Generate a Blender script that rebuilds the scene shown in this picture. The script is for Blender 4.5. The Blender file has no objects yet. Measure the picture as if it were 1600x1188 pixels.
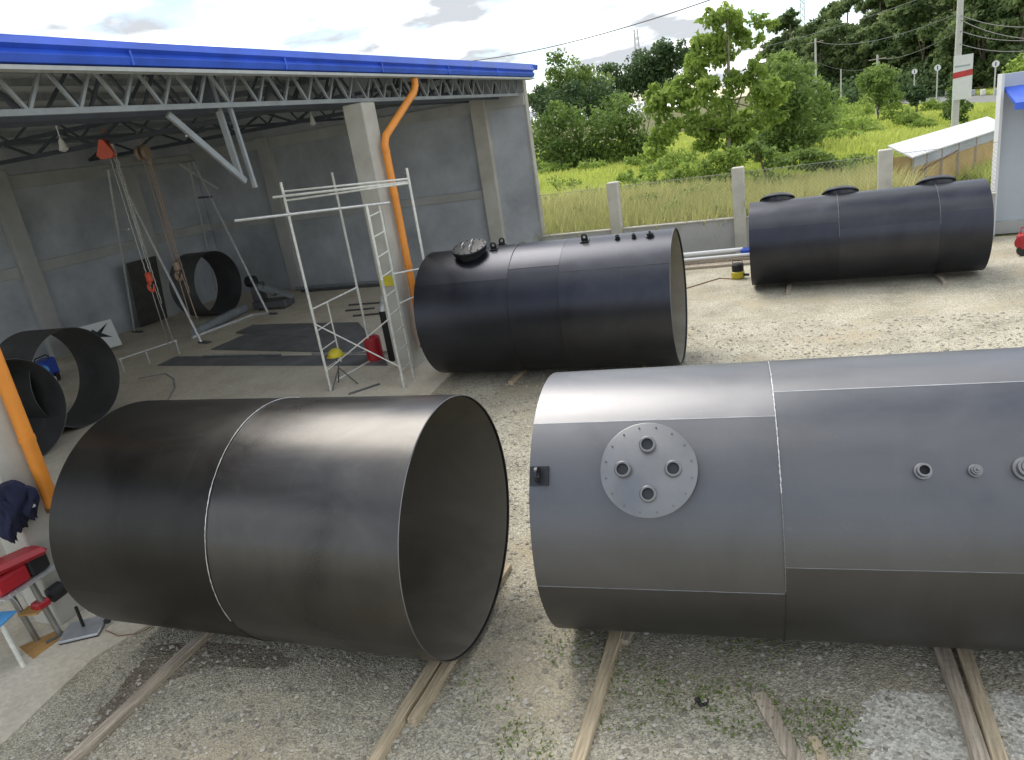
import bpy, bmesh, math, random
import numpy as np
from mathutils import Vector, Matrix
rng = np.random.default_rng(7); random.seed(7)
R = math.radians
scn = bpy.context.scene
col = scn.collection

# ------------------------------------------------------------------ camera
F = 1138.24                                   # focal length in photo pixels (1600 wide)
CR = Vector((0.9252, 0.3503, -0.1461)); CU = Vector((0.0144, 0.3523, 0.9358)); CF = Vector((-0.3793, 0.8679, -0.3209))
CR.normalize(); CF.normalize(); CU = CR.cross(CF); CU.normalize(); CR = CF.cross(CU)
CAM = Vector((0, 0, 4.5))
cd = bpy.data.cameras.new('camera'); cam = bpy.data.objects.new('camera', cd); col.objects.link(cam)
cd.sensor_width = 36; cd.lens = 36 * F / 1600; cd.clip_start = .05; cd.clip_end = 3000
m = Matrix.Identity(4)
for i in range(3):
    m[i][0] = CR[i]; m[i][1] = CU[i]; m[i][2] = -CF[i]; m[i][3] = CAM[i]
cam.matrix_world = m
scn.camera = cam

# ------------------------------------------------------------------ light
SUN_AZ = (-.72, .69); SUN_EL = 56
w = bpy.data.worlds.new('World'); scn.world = w; w.use_nodes = True
nt = w.node_tree; nt.nodes.clear()
N = nt.nodes.new; L = nt.links.new
out = N('ShaderNodeOutputWorld'); mix = N('ShaderNodeMixShader')
sky = N('ShaderNodeTexSky'); sky.sky_type = 'NISHITA'; sky.sun_disc = False
sky.sun_elevation = R(SUN_EL); sky.sun_rotation = math.atan2(SUN_AZ[0], SUN_AZ[1])
sky.air_density = 1.0; sky.dust_density = .6; sky.ozone_density = 1.5
b1 = N('ShaderNodeBackground'); b1.inputs[1].default_value = .10; L(sky.outputs[0], b1.inputs[0])
tc = N('ShaderNodeTexCoord'); sep = N('ShaderNodeSeparateXYZ'); L(tc.outputs['Generated'], sep.inputs[0])
# project the cloud pattern on a plane above: x/(z+.12), y/(z+.12)
zz = N('ShaderNodeMath'); zz.operation = 'ADD'; zz.inputs[1].default_value = .16; L(sep.outputs[2], zz.inputs[0])
zm = N('ShaderNodeMath'); zm.operation = 'MAXIMUM'; zm.inputs[1].default_value = .1; L(zz.outputs[0], zm.inputs[0])
dx = N('ShaderNodeMath'); dx.operation = 'DIVIDE'; L(sep.outputs[0], dx.inputs[0]); L(zm.outputs[0], dx.inputs[1])
dy = N('ShaderNodeMath'); dy.operation = 'DIVIDE'; L(sep.outputs[1], dy.inputs[0]); L(zm.outputs[0], dy.inputs[1])
cmb = N('ShaderNodeCombineXYZ'); L(dx.outputs[0], cmb.inputs[0]); L(dy.outputs[0], cmb.inputs[1])
n1 = N('ShaderNodeTexNoise'); n1.inputs['Scale'].default_value = 1.3; n1.inputs['Detail'].default_value = 7; n1.inputs['Roughness'].default_value = .55; n1.inputs['Distortion'].default_value = .3
L(cmb.outputs[0], n1.inputs['Vector'])
cov = N('ShaderNodeValToRGB'); cov.color_ramp.elements[0].position = .41; cov.color_ramp.elements[1].position = .52
L(n1.outputs['Fac'], cov.inputs[0])
n2 = N('ShaderNodeTexNoise'); n2.inputs['Scale'].default_value = 2.3; n2.inputs['Detail'].default_value = 5; n2.inputs['Roughness'].default_value = .5
mp = N('ShaderNodeMapping'); mp.inputs['Location'].default_value = (7.3, 2.1, 0); L(cmb.outputs[0], mp.inputs[0]); L(mp.outputs[0], n2.inputs['Vector'])
cc = N('ShaderNodeValToRGB'); e = cc.color_ramp.elements
e[0].position = .43; e[0].color = (.27, .285, .305, 1); e[1].position = .66; e[1].color = (1, 1, .99, 1)
L(n2.outputs['Fac'], cc.inputs[0])
b2 = N('ShaderNodeBackground'); b2.inputs[1].default_value = 1.2; L(cc.outputs[0], b2.inputs[0])
L(cov.outputs[0], mix.inputs[0]); L(b1.outputs[0], mix.inputs[1]); L(b2.outputs[0], mix.inputs[2]); L(mix.outputs[0], out.inputs[0])
sd = bpy.data.lights.new('sun', 'SUN'); sd.energy = 1.5; sd.angle = R(38); sd.color = (1, .95, .87)
so = bpy.data.objects.new('sun', sd); col.objects.link(so)
sdir = Vector((SUN_AZ[0], SUN_AZ[1], 0)).normalized() * math.cos(R(SUN_EL)); sdir.z = math.sin(R(SUN_EL))
so.rotation_euler = sdir.to_track_quat('Z', 'Y').to_euler(); so.location = (0, 0, 30)
scn.view_settings.view_transform = 'Standard'; scn.view_settings.look = 'None'; scn.view_settings.gamma = 1
scn.view_settings.use_curve_mapping = False; scn.view_settings.exposure = 1.13
scn.render.engine = 'CYCLES'; scn.cycles.use_denoising = True; scn.cycles.max_bounces = 8
scn.cycles.sample_clamp_indirect = 6

# ------------------------------------------------------------------ pixels of the photograph to points of the place
def ray(x, y): return CF + CR * ((x - 800) / F) - CU * ((y - 594) / F)
def G(x, y, z=0.): d = ray(x, y); return CAM + d * ((z - CAM.z) / d.z)
def OX(x, y, X): d = ray(x, y); return CAM + d * (X / d.x)
def OY(x, y, Y): d = ray(x, y); return CAM + d * (Y / d.y)
def AT(x, y, D): d = ray(x, y); return CAM + d * (D / math.hypot(d.x, d.y))

# ------------------------------------------------------------------ materials
MATS = {}
def mat(name, base, rough=.7, metal=0., var=.15, scale=4., bump=0., bscale=40., spec=.5, tint=None, detail=6, coat=0., stretch=None):
    if name in MATS: return MATS[name]
    mt = bpy.data.materials.new(name); mt.use_nodes = True; MATS[name] = mt
    n = mt.node_tree; P = n.nodes['Principled BSDF']
    P.inputs['Roughness'].default_value = rough; P.inputs['Metallic'].default_value = metal
    P.inputs['Specular IOR Level'].default_value = spec; P.inputs['Coat Weight'].default_value = coat
    t = n.nodes.new('ShaderNodeTexCoord'); nz = n.nodes.new('ShaderNodeTexNoise')
    src = t.outputs['Object']
    if stretch:
        mpp = n.nodes.new('ShaderNodeMapping'); mpp.inputs['Scale'].default_value = stretch; n.links.new(src, mpp.inputs[0]); src = mpp.outputs[0]
    nz.inputs['Scale'].default_value = scale; nz.inputs['Detail'].default_value = detail; nz.inputs['Roughness'].default_value = .62
    n.links.new(src, nz.inputs['Vector'])
    rp = n.nodes.new('ShaderNodeValToRGB'); e = rp.color_ramp.elements
    t2 = tint or base
    e[0].position = .3; e[0].color = tuple(c * (1 - var) for c in t2[:3]) + (1,)
    e[1].position = .7; e[1].color = tuple(min(1, c * (1 + var)) for c in base[:3]) + (1,)
    n.links.new(nz.outputs['Fac'], rp.inputs[0]); n.links.new(rp.outputs[0], P.inputs['Base Color'])
    mr = n.nodes.new('ShaderNodeMapRange'); mr.inputs[3].default_value = max(.05, rough - .1); mr.inputs[4].default_value = min(1, rough + .1)
    n.links.new(nz.outputs['Fac'], mr.inputs[0]); n.links.new(mr.outputs[0], P.inputs['Roughness'])
    if bump:
        nb = n.nodes.new('ShaderNodeTexNoise'); nb.inputs['Scale'].default_value = bscale; nb.inputs['Detail'].default_value = 4
        n.links.new(t.outputs['Object'], nb.inputs['Vector'])
        bp = n.nodes.new('ShaderNodeBump'); bp.inputs['Strength'].default_value = bump; bp.inputs['Distance'].default_value = .02
        n.links.new(nb.outputs['Fac'], bp.inputs['Height']); n.links.new(bp.outputs[0], P.inputs['Normal'])
    return mt
def steel(name, base, rough, metal, smear, var=.3):
    """mill-scale / painted plate: streaky sheen, dust and rain smears"""
    mt = bpy.data.materials.new(name); mt.use_nodes = True; MATS[name] = mt
    n = mt.node_tree; P = n.nodes['Principled BSDF']; P.inputs['Metallic'].default_value = metal
    t = n.nodes.new('ShaderNodeTexCoord')
    mp_ = n.nodes.new('ShaderNodeMapping'); mp_.inputs['Scale'].default_value = (.5, 1, .35); n.links.new(t.outputs['Object'], mp_.inputs[0])
    a = n.nodes.new('ShaderNodeTexNoise'); a.inputs['Scale'].default_value = 2.2; a.inputs['Detail'].default_value = 8; a.inputs['Roughness'].default_value = .6; a.inputs['Distortion'].default_value = .6
    n.links.new(mp_.outputs[0], a.inputs['Vector'])
    mp2 = n.nodes.new('ShaderNodeMapping'); mp2.inputs['Scale'].default_value = (9, .8, .8); n.links.new(t.outputs['Object'], mp2.inputs[0])
    b = n.nodes.new('ShaderNodeTexNoise'); b.inputs['Scale'].default_value = 1.2; b.inputs['Detail'].default_value = 5
    n.links.new(mp2.outputs[0], b.inputs['Vector'])
    rp = n.nodes.new('ShaderNodeValToRGB'); e = rp.color_ramp.elements
    e[0].position = .3; e[0].color = tuple(c * (1 - var) for c in base) + (1,); e[1].position = .72; e[1].color = tuple(c * (1 + var) for c in base) + (1,)
    n.links.new(a.outputs['Fac'], rp.inputs[0])
    rs = n.nodes.new('ShaderNodeValToRGB'); rs.color_ramp.elements[0].position = .58; rs.color_ramp.elements[1].position = .8
    n.links.new(b.outputs['Fac'], rs.inputs[0])
    sm = n.nodes.new('ShaderNodeMath'); sm.operation = 'MULTIPLY'; sm.inputs[1].default_value = smear; n.links.new(rs.outputs[0], sm.inputs[0])
    mx = n.nodes.new('ShaderNodeMixRGB'); mx.inputs[2].default_value = (.34, .31, .27, 1)
    n.links.new(sm.outputs[0], mx.inputs[0]); n.links.new(rp.outputs[0], mx.inputs[1]); n.links.new(mx.outputs[0], P.inputs['Base Color'])
    mr = n.nodes.new('ShaderNodeMapRange'); mr.inputs[3].default_value = rough - .09; mr.inputs[4].default_value = rough + .12
    n.links.new(a.outputs['Fac'], mr.inputs[0]); n.links.new(mr.outputs[0], P.inputs['Roughness'])
    f_ = n.nodes.new('ShaderNodeTexNoise'); f_.inputs['Scale'].default_value = 26; f_.inputs['Detail'].default_value = 6; f_.inputs['Roughness'].default_value = .7
    n.links.new(t.outputs['Object'], f_.inputs['Vector'])
    fr_ = n.nodes.new('ShaderNodeValToRGB'); fr_.color_ramp.elements[0].position = .60; fr_.color_ramp.elements[1].position = .74; n.links.new(f_.outputs['Fac'], fr_.inputs[0])
    fm = n.nodes.new('ShaderNodeMath'); fm.operation = 'MULTIPLY'; n.links.new(fr_.outputs[0], fm.inputs[0]); n.links.new(a.outputs['Fac'], fm.inputs[1])
    mx2 = n.nodes.new('ShaderNodeMixRGB'); mx2.inputs[2].default_value = (base[0] * 1.5 + .02, base[1] * 1.3 + .012, base[2] * 1.1 + .006, 1)
    n.links.new(fm.outputs[0], mx2.inputs[0]); n.links.new(mx.outputs[0], mx2.inputs[1]); n.links.new(mx2.outputs[0], P.inputs['Base Color'])
    ra = n.nodes.new('ShaderNodeMath'); ra.operation = 'MULTIPLY_ADD'; ra.inputs[1].default_value = .10; n.links.new(f_.outputs['Fac'], ra.inputs[0]); n.links.new(mr.outputs[0], ra.inputs[2]); n.links.new(ra.outputs[0], P.inputs['Roughness'])
    c = n.nodes.new('ShaderNodeTexNoise'); c.inputs['Scale'].default_value = 1.6; c.inputs['Detail'].default_value = 2; n.links.new(mp_.outputs[0], c.inputs['Vector'])
    bp = n.nodes.new('ShaderNodeBump'); bp.inputs['Strength'].default_value = .12; bp.inputs['Distance'].default_value = .05
    n.links.new(c.outputs['Fac'], bp.inputs['Height']); n.links.new(bp.outputs[0], P.inputs['Normal'])
    return mt
def leafmat(name, dark, light, transl=.35, rough=.5):
    mt = bpy.data.materials.new(name); mt.use_nodes = True; MATS[name] = mt
    n = mt.node_tree; P = n.nodes['Principled BSDF']; P.inputs['Roughness'].default_value = rough; P.inputs['Specular IOR Level'].default_value = .3
    at = n.nodes.new('ShaderNodeAttribute'); at.attribute_name = 'tone'
    rp = n.nodes.new('ShaderNodeValToRGB'); e = rp.color_ramp.elements
    e[0].position = 0; e[0].color = (*dark, 1); e[1].position = 1; e[1].color = (*light, 1)
    oi = n.nodes.new('ShaderNodeObjectInfo'); om = n.nodes.new('ShaderNodeMath'); om.operation = 'MULTIPLY_ADD'; om.inputs[1].default_value = .55; om.inputs[2].default_value = -.25; n.links.new(oi.outputs['Random'], om.inputs[0])
    oa = n.nodes.new('ShaderNodeMath'); oa.use_clamp = True; n.links.new(at.outputs['Fac'], oa.inputs[0]); n.links.new(om.outputs[0], oa.inputs[1])
    n.links.new(oa.outputs[0], rp.inputs[0]); n.links.new(rp.outputs[0], P.inputs['Base Color'])
    tr = n.nodes.new('ShaderNodeBsdfTranslucent'); n.links.new(rp.outputs[0], tr.inputs[0])
    ms = n.nodes.new('ShaderNodeMixShader'); ms.inputs[0].default_value = transl
    o = n.nodes['Material Output']; n.links.new(P.outputs[0], ms.inputs[1]); n.links.new(tr.outputs[0], ms.inputs[2]); n.links.new(ms.outputs[0], o.inputs[0])
    return mt
def groundmat(name, cols, scale, bump, fine=60, rough=.95, mossy=None):
    mt = bpy.data.materials.new(name); mt.use_nodes = True; MATS[name] = mt
    n = mt.node_tree; P = n.nodes['Principled BSDF']; P.inputs['Roughness'].default_value = rough; P.inputs['Specular IOR Level'].default_value = .2
    t = n.nodes.new('ShaderNodeTexCoord')
    a = n.nodes.new('ShaderNodeTexNoise'); a.inputs['Scale'].default_value = scale; a.inputs['Detail'].default_value = 9; a.inputs['Roughness'].default_value = .65
    n.links.new(t.outputs['Object'], a.inputs['Vector'])
    rp = n.nodes.new('ShaderNodeValToRGB'); e = rp.color_ramp.elements
    e[0].position = .3; e[0].color = (*cols[0], 1); e[1].position = .7; e[1].color = (*cols[-1], 1)
    for i, c in enumerate(cols[1:-1]): k = e.new(.3 + .4 * (i + 1) / (len(cols) - 1)); k.color = (*c, 1)
    n.links.new(a.outputs['Fac'], rp.inputs[0]); last = rp.outputs[0]
    v = n.nodes.new('ShaderNodeTexVoronoi'); v.inputs['Scale'].default_value = fine; n.links.new(t.outputs['Object'], v.inputs['Vector'])
    hv = n.nodes.new('ShaderNodeSeparateColor'); n.links.new(v.outputs['Color'], hv.inputs[0])
    vr = n.nodes.new('ShaderNodeMapRange'); vr.inputs[3].default_value = .62; vr.inputs[4].default_value = 1.34; n.links.new(hv.outputs[0], vr.inputs[0])
    mu = n.nodes.new('ShaderNodeMixRGB'); mu.blend_type = 'MULTIPLY'; mu.inputs[0].default_value = 1 if bump > .15 else .25
    n.links.new(last, mu.inputs[1]); n.links.new(vr.outputs[0], mu.inputs[2]); last = mu.outputs[0]
    if mossy:
        b = n.nodes.new('ShaderNodeTexNoise'); b.inputs['Scale'].default_value = .55; b.inputs['Detail'].default_value = 7; n.links.new(t.outputs['Object'], b.inputs['Vector'])
        br = n.nodes.new('ShaderNodeValToRGB'); br.color_ramp.elements[0].position = .53; br.color_ramp.elements[1].position = .7; n.links.new(b.outputs['Fac'], br.inputs[0])
        mm = n.nodes.new('ShaderNodeMath'); mm.operation = 'MULTIPLY'; mm.inputs[1].default_value = .75; n.links.new(br.outputs[0], mm.inputs[0])
        mx = n.nodes.new('ShaderNodeMixRGB'); mx.inputs[2].default_value = (*mossy, 1); n.links.new(mm.outputs[0], mx.inputs[0]); n.links.new(last, mx.inputs[1]); last = mx.outputs[0]
    n.links.new(last, P.inputs['Base Color'])
    bp = n.nodes.new('ShaderNodeBump'); bp.inputs['Strength'].default_value = bump; bp.inputs['Distance'].default_value = .03
    ad = n.nodes.new('ShaderNodeMath'); n.links.new(v.outputs['Distance'], ad.inputs[0]); n.links.new(a.outputs['Fac'], ad.inputs[1])
    n.links.new(ad.outputs[0], bp.inputs['Height']); n.links.new(bp.outputs[0], P.inputs['Normal'])
    return mt
groundmat('gravel', [(.31, .285, .215), (.45, .415, .32), (.54, .505, .40)], .9, .5, 58, mossy=(.44, .37, .25))
groundmat('soil', [(.10, .10, .04), (.17, .17, .06)], .3, .3, 6)
groundmat('concrete_floor', [(.50, .44, .34), (.60, .545, .435), (.66, .605, .49)], .9, .08, 25)
groundmat('asphalt', [(.20, .20, .19), (.26, .26, .25)], .4, .1, 10)
mat('plaster', (.42, .445, .475), .9, var=.26, scale=.7, bump=.08, bscale=14)
mat('plaster_band', (.43, .435, .42), .9, var=.14, scale=1.1, bump=.06)
mat('column_paint', (.50, .49, .44), .8, var=.10, scale=1.4, bump=.06, tint=(.44, .42, .36))
mat('fence_concrete', (.50, .48, .41), .9, var=.15, scale=2.2, bump=.15)
mat('wall_block', (.40, .40, .38), .9, var=.14, scale=1.3, bump=.1)
mat('roof_blue', (.035, .11, .60), .36, var=.22, scale=1.6)
mat('roof_under', (.58, .60, .60), .6, var=.15, scale=1.)
mat('gutter_lip', (.42, .44, .43), .5)
mat('truss_steel', (.28, .305, .32), .55, metal=.2, var=.2, scale=3)
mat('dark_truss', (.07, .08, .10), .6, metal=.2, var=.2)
mat('pvc_orange', (.78, .28, .035), .45, var=.16, scale=1.5, spec=.5)
mat('galvanised', (.62, .63, .62), .42, metal=.55, var=.15, scale=12)
mat('scaffold_paint', (.74, .74, .68), .45, metal=.2, var=.18, scale=9)
mat('hoist_red', (.72, .10, .04), .4, var=.15)
mat('chain_steel', (.34, .33, .31), .4, metal=.8)
mat('chain_rust', (.33, .24, .18), .6, metal=.5)
mat('plate_steel', (.12, .125, .13), .45, metal=.4, var=.35, scale=1.5)
mat('black_rubber', (.015, .015, .016), .6)
mat('paint_black', (.012, .013, .016), .35)
mat('machine_red', (.42, .022, .03), .4, var=.15)
mat('machine_blue', (.02, .07, .42), .4, var=.12)
mat('tray_blue', (.10, .36, .72), .5)
mat('machine_yellow', (.60, .50, .03), .45, var=.2)
mat('navy_cloth', (.012, .016, .045), .9, var=.4, scale=9)
mat('cardboard', (.42, .24, .08), .85, var=.25)
mat('white_panel', (.70, .71, .70), .6, var=.05)
mat('ink', (.02, .024, .03), .7)
mat('aluminium', (.55, .57, .60), .35, metal=.7, var=.15, scale=6)
mat('wood', (.54, .445, .30), .85, var=.25, scale=3, bump=.25, bscale=25, tint=(.36, .29, .19), stretch=(14, .7, 14))
mat('wood_old', (.46, .395, .305), .9, var=.28, scale=3, bump=.3, bscale=25, tint=(.28, .23, .17), stretch=(14, .7, 14))
mat('dark_board', (.06, .055, .05), .8, var=.3)
mat('rear_wall', (.16, .16, .165), .9, var=.2, scale=.5)
mat('floor_plate', (.17, .17, .172), .6, metal=.1, var=.35, scale=1.3)
mat('weld', (.60, .60, .58), .35, metal=.7)
mat('weld_dark', (.03, .032, .035), .5, metal=.3)
mat('ochre_wall', (.50, .34, .12), .85, var=.22, scale=1.5)
mat('white_roof', (.74, .74, .72), .5, var=.06)
mat('pale_wall', (.46, .50, .53), .85, var=.06, scale=.7)
mat('bark', (.16, .13, .09), .9, var=.3, scale=6, bump=.3)
mat('bark_pale', (.30, .27, .20), .9, var=.25, scale=6)
mat('pole_concrete', (.55, .54, .50), .85, var=.1)
mat('wire', (.12, .12, .12), .6)
mat('mesh_wire', (.30, .30, .27), .55, metal=.4)
mat('sign_white', (.75, .75, .73), .6, var=.05)
mat('sign_red', (.55, .05, .05), .6)
mat('rust', (.20, .10, .05), .85, var=.3)
steel('steel_bare', (.085, .082, .079), .24, .93, .05)
steel('steel_bare_shaded', (.032, .031, .029), .32, .85, .04)  # left course: the shed's dark reflection put into a darker base
steel('steel_gray_a', (.19, .19, .195), .34, .9, .05, .12)  # upper plates: sky light from above put into a paler base
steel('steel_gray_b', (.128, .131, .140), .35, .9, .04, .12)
steel('steel_gray_c', (.092, .092, .094), .36, .9, .05, .15)  # lower plates: shade of the underside put into a darker base
steel('steel_black_a', (.060, .062, .072), .30, .9, .02, .2)
steel('steel_black_b', (.050, .052, .062), .31, .9, .02, .2)
steel('steel_ring', (.10, .10, .102), .5, .4, .1)
steel('steel_inside_bounce', (.27, .25, .20), .6, .2, .10, .25)  # inside of middle tank: ground bounce put into a paler, warmer base
steel('steel_inside_bounce_dim', (.20, .185, .15), .55, .4, .06, .25)  # inside of left tank: bounced light put into a paler, olive base
mat('cover_gray', (.21, .212, .216), .40, metal=.85, var=.1)
leafmat('leaf_bright', (.17, .26, .045), (.40, .52, .12), .5)
leafmat('leaf_mid', (.11, .18, .04), (.30, .41, .11), .5)
leafmat('leaf_dark', (.055, .10, .04), (.15, .23, .09), .42)
leafmat('leaf_forest', (.09, .145, .05), (.30, .38, .15), .5)
leafmat('grass_bright', (.34, .43, .055), (.60, .66, .16), .5, .6)
leafmat('grass_dry', (.34, .36, .10), (.64, .60, .28), .5, .7)
leafmat('weed', (.10, .17, .03), (.22, .30, .07), .4)

# ------------------------------------------------------------------ mesh builder
class MB:
    def __init__(s): s.v = []; s.f = []
    def add(s, v, f):
        o = len(s.v); s.v += [tuple(p) for p in v]; s.f += [tuple(i + o for i in q) for q in f]; return s
    def box(s, c, d, rz=0, bev=0., M=None):
        bm = bmesh.new(); bmesh.ops.create_cube(bm, size=1)
        for v in bm.verts: v.co = Vector((v.co.x * d[0], v.co.y * d[1], v.co.z * d[2]))
        if bev: bmesh.ops.bevel(bm, geom=bm.edges[:], offset=bev, segments=1, affect='EDGES')
        T = Matrix.Translation(c) @ (M if M else Matrix.Rotation(rz, 4, 'Z'))
        bm.verts.index_update()
        s.add([T @ v.co for v in bm.verts], [[v.index for v in f.verts] for f in bm.faces]); bm.free(); return s
    def bar(s, a, b, wd, ht, up=(0, 0, 1)):
        a = Vector(a); b = Vector(b); d = (b - a); n = d.normalized(); u = Vector(up)
        if abs(n.dot(u)) > .98: u = Vector((1, 0, 0))
        x = n.cross(u).normalized(); y = x.cross(n)
        q = [(-1, -1), (1, -1), (1, 1), (-1, 1)]
        s.add([p + x * (i * wd / 2) + y * (j * ht / 2) for p in (a, b) for i, j in q],
              [(0, 1, 5, 4), (1, 2, 6, 5), (2, 3, 7, 6), (3, 0, 4, 7), (3, 2, 1, 0), (4, 5, 6, 7)]); return s
    def tube(s, pts, r, n=10, cap=True, closed=False):
        pts = [Vector(p) for p in pts]; k = len(pts); rs = r if isinstance(r, (list, tuple)) else [r] * k
        vs = []; px = None
        for i, p in enumerate(pts):
            if closed: d = pts[(i + 1) % k] - pts[i - 1]
            else: d = pts[min(i + 1, k - 1)] - pts[max(i - 1, 0)]
            d.normalize()
            if px is None:
                u = Vector((0, 0, 1)) if abs(d.z) < .9 else Vector((1, 0, 0)); px = d.cross(u).normalized()
            else: px = (px - d * px.dot(d)).normalized()
            py = d.cross(px)
            for j in range(n):
                a = 2 * math.pi * j / n; vs.append(p + px * (rs[i] * math.cos(a)) + py * (rs[i] * math.sin(a)))
        fs = []
        for i in range(k if closed else k - 1):
            i2 = (i + 1) % k
            for j in range(n): fs.append((i * n + j, i * n + (j + 1) % n, i2 * n + (j + 1) % n, i2 * n + j))
        if cap and not closed: fs += [tuple(range(n - 1, -1, -1)), tuple(range((k - 1) * n, k * n))]
        s.add(vs, fs); return s
    def lathe(s, prof, M, n=32):
        """prof: (radius, height) pairs; M: frame (local z is the axis)"""
        vs = []; fs = []; k = len(prof)
        for r, h in prof:
            for j in range(n): a = 2 * math.pi * j / n; vs.append(M @ Vector((r * math.cos(a), r * math.sin(a), h)))
        for i in range(k - 1):
            for j in range(n): fs.append((i * n + j, i * n + (j + 1) % n, (i + 1) * n + (j + 1) % n, (i + 1) * n + j))
        if prof[0][0] > 1e-6: fs.append(tuple(range(n - 1, -1, -1)))
        if prof[-1][0] > 1e-6: fs.append(tuple(range((k - 1) * n, k * n)))
        s.add(vs, fs); return s
    def prism(s, poly, M, t):
        """2-d outline extruded by t along local z of M"""
        k = len(poly); vs = [M @ Vector((x, y, 0)) for x, y in poly] + [M @ Vector((x, y, t)) for x, y in poly]
        s.add(vs, [tuple(range(k - 1, -1, -1)), tuple(range(k, 2 * k))] + [(i, (i + 1) % k, (i + 1) % k + k, i + k) for i in range(k)]); return s
    def build(s, name, material, parent=None, sharp=35, loc=None, shift=None):
        me = bpy.data.meshes.new(name)
        off = Vector(loc) if loc is not None else (parent_loc(parent) if parent else Vector())
        me.from_pydata([tuple(Vector(p) - off) for p in s.v], [], s.f)
        if isinstance(material, str): material = MATS[material]
        me.materials.append(material)
        me.validate(); bm = bmesh.new(); bm.from_mesh(me); bmesh.ops.recalc_face_normals(bm, faces=bm.faces); bm.to_mesh(me); bm.free()
        for p in me.polygons: p.use_smooth = True
        me.set_sharp_from_angle(angle=R(sharp))
        o = bpy.data.objects.new(name, me); col.objects.link(o)
        if parent: o.parent = parent
        if loc is not None and not parent: o.location = loc
        return o
def parent_loc(p):
    o = Vector()
    while p: o += p.location; p = p.parent
    return o
def tag(o, label=None, cat=None, group=None, kind=None):
    for k, v in (('label', label), ('category', cat), ('group', group), ('kind', kind)):
        if v: o[k] = v
    return o
def thing(name, label, cat, loc=(0, 0, 0), group=None):
    o = bpy.data.objects.new(name, None); col.objects.link(o); o.location = loc; o.empty_display_size = .2
    return tag(o, label, cat, group)
def frame(p, n, u=(0, 0, 1)):
    n = Vector(n).normalized(); u = Vector(u)
    if abs(n.dot(u)) > .98: u = Vector((0, 1, 0))
    x = u.cross(n).normalized(); y = n.cross(x)
    M = Matrix.Identity(4)
    for i in range(3): M[i][0] = x[i]; M[i][1] = y[i]; M[i][2] = n[i]; M[i][3] = p[i]
    return M

# ------------------------------------------------------------------ ground
def sheet(name, poly, z, material, cuts=0):
    b = MB(); b.add([(x, y, z) for x, y in poly], [tuple(range(len(poly)))]); o = b.build(name, material); return tag(o, kind='structure')
sheet('ground', [(-900, -60), (900, -60), (900, 1800), (-900, 1800)], -.02, 'soil')
sheet('yard_gravel', [(-8, -30), (30, -30), (30, 22.5), (-8, 22.5)], 0, 'gravel')
# concrete floor of the workshop with a broken front edge
ed = []
for i in range(70):
    y = -14 + 36.6 * i / 69; ed.append((-6.75 + .10 * math.sin(y * 1.3) + .06 * math.sin(y * 4.1 + 1) + random.uniform(-.04, .04), y))
fl = MB(); poly = [(-21.5, -14)] + ed + [(-21.5, 22.6)]
fl.prism(poly, Matrix.Translation((0, 0, -.1)), .112)
tag(fl.build('workshop_floor', 'concrete_floor'), kind='structure')
rd = MB(); nr = [(19.5, 62), (16.5, 87), (12.3, 112), (8.6, 150), (5.2, 184), (-4, 262), (-20, 380)]
pts = []; 
for x, y in nr: pts += [(x, y, .012), (x + 7.5, y + 1, .012)]
rd.add(pts, [(2 * i, 2 * i + 1, 2 * i + 3, 2 * i + 2) for i in range(len(nr) - 1)])
tag(rd.build('road', 'asphalt'), kind='structure')

def blob(name, px, z, m_, k=26, jit=.12):
    c_ = sum((G(x, y) for x, y in px), Vector()) / len(px); pts = [G(x, y) for x, y in px]; o_ = []
    for i in range(len(pts)):
        a, b2 = pts[i], pts[(i + 1) % len(pts)]
        for f in np.linspace(0, 1, 7)[:-1]: q = a.lerp(b2, f); d = q - c_; q = c_ + d * (1 + random.uniform(-jit, jit)); o_.append((q.x, q.y))
    b = MB(); b.add([(x, y, z) for x, y in o_], [tuple(range(len(o_)))]); return tag(b.build(name, m_), kind='structure')
groundmat('cement_dust', [(.47, .45, .38), (.56, .54, .47), (.60, .58, .51)], 1.6, .2, 50)
groundmat('dark_ground', [(.17, .145, .105), (.23, .20, .15), (.32, .29, .225)], 2.5, .4, 45)
groundmat('oil', [(.05, .045, .05), (.08, .07, .07)], 2.5, .2, 45)
blob('cement_dust_patch', [(1350, 1090), (1420, 1078), (1500, 1085), (1590, 1080), (1680, 1120), (1650, 1230), (1500, 1240), (1380, 1200), (1330, 1150)], .0035, 'cement_dust')
blob('dark_ground_patch', [(330, 1002), (420, 1008), (470, 1035), (430, 1048), (340, 1040), (230, 1075), (150, 1150), (90, 1185), (180, 1090), (240, 1005)], .0035, 'dark_ground', jit=.05)  # darker ground patch in front of the left tank
blob('oil_stain', [(1086, 1092), (1098, 1088), (1108, 1094), (1106, 1103), (1094, 1106), (1085, 1101)], .0045, 'oil')

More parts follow.
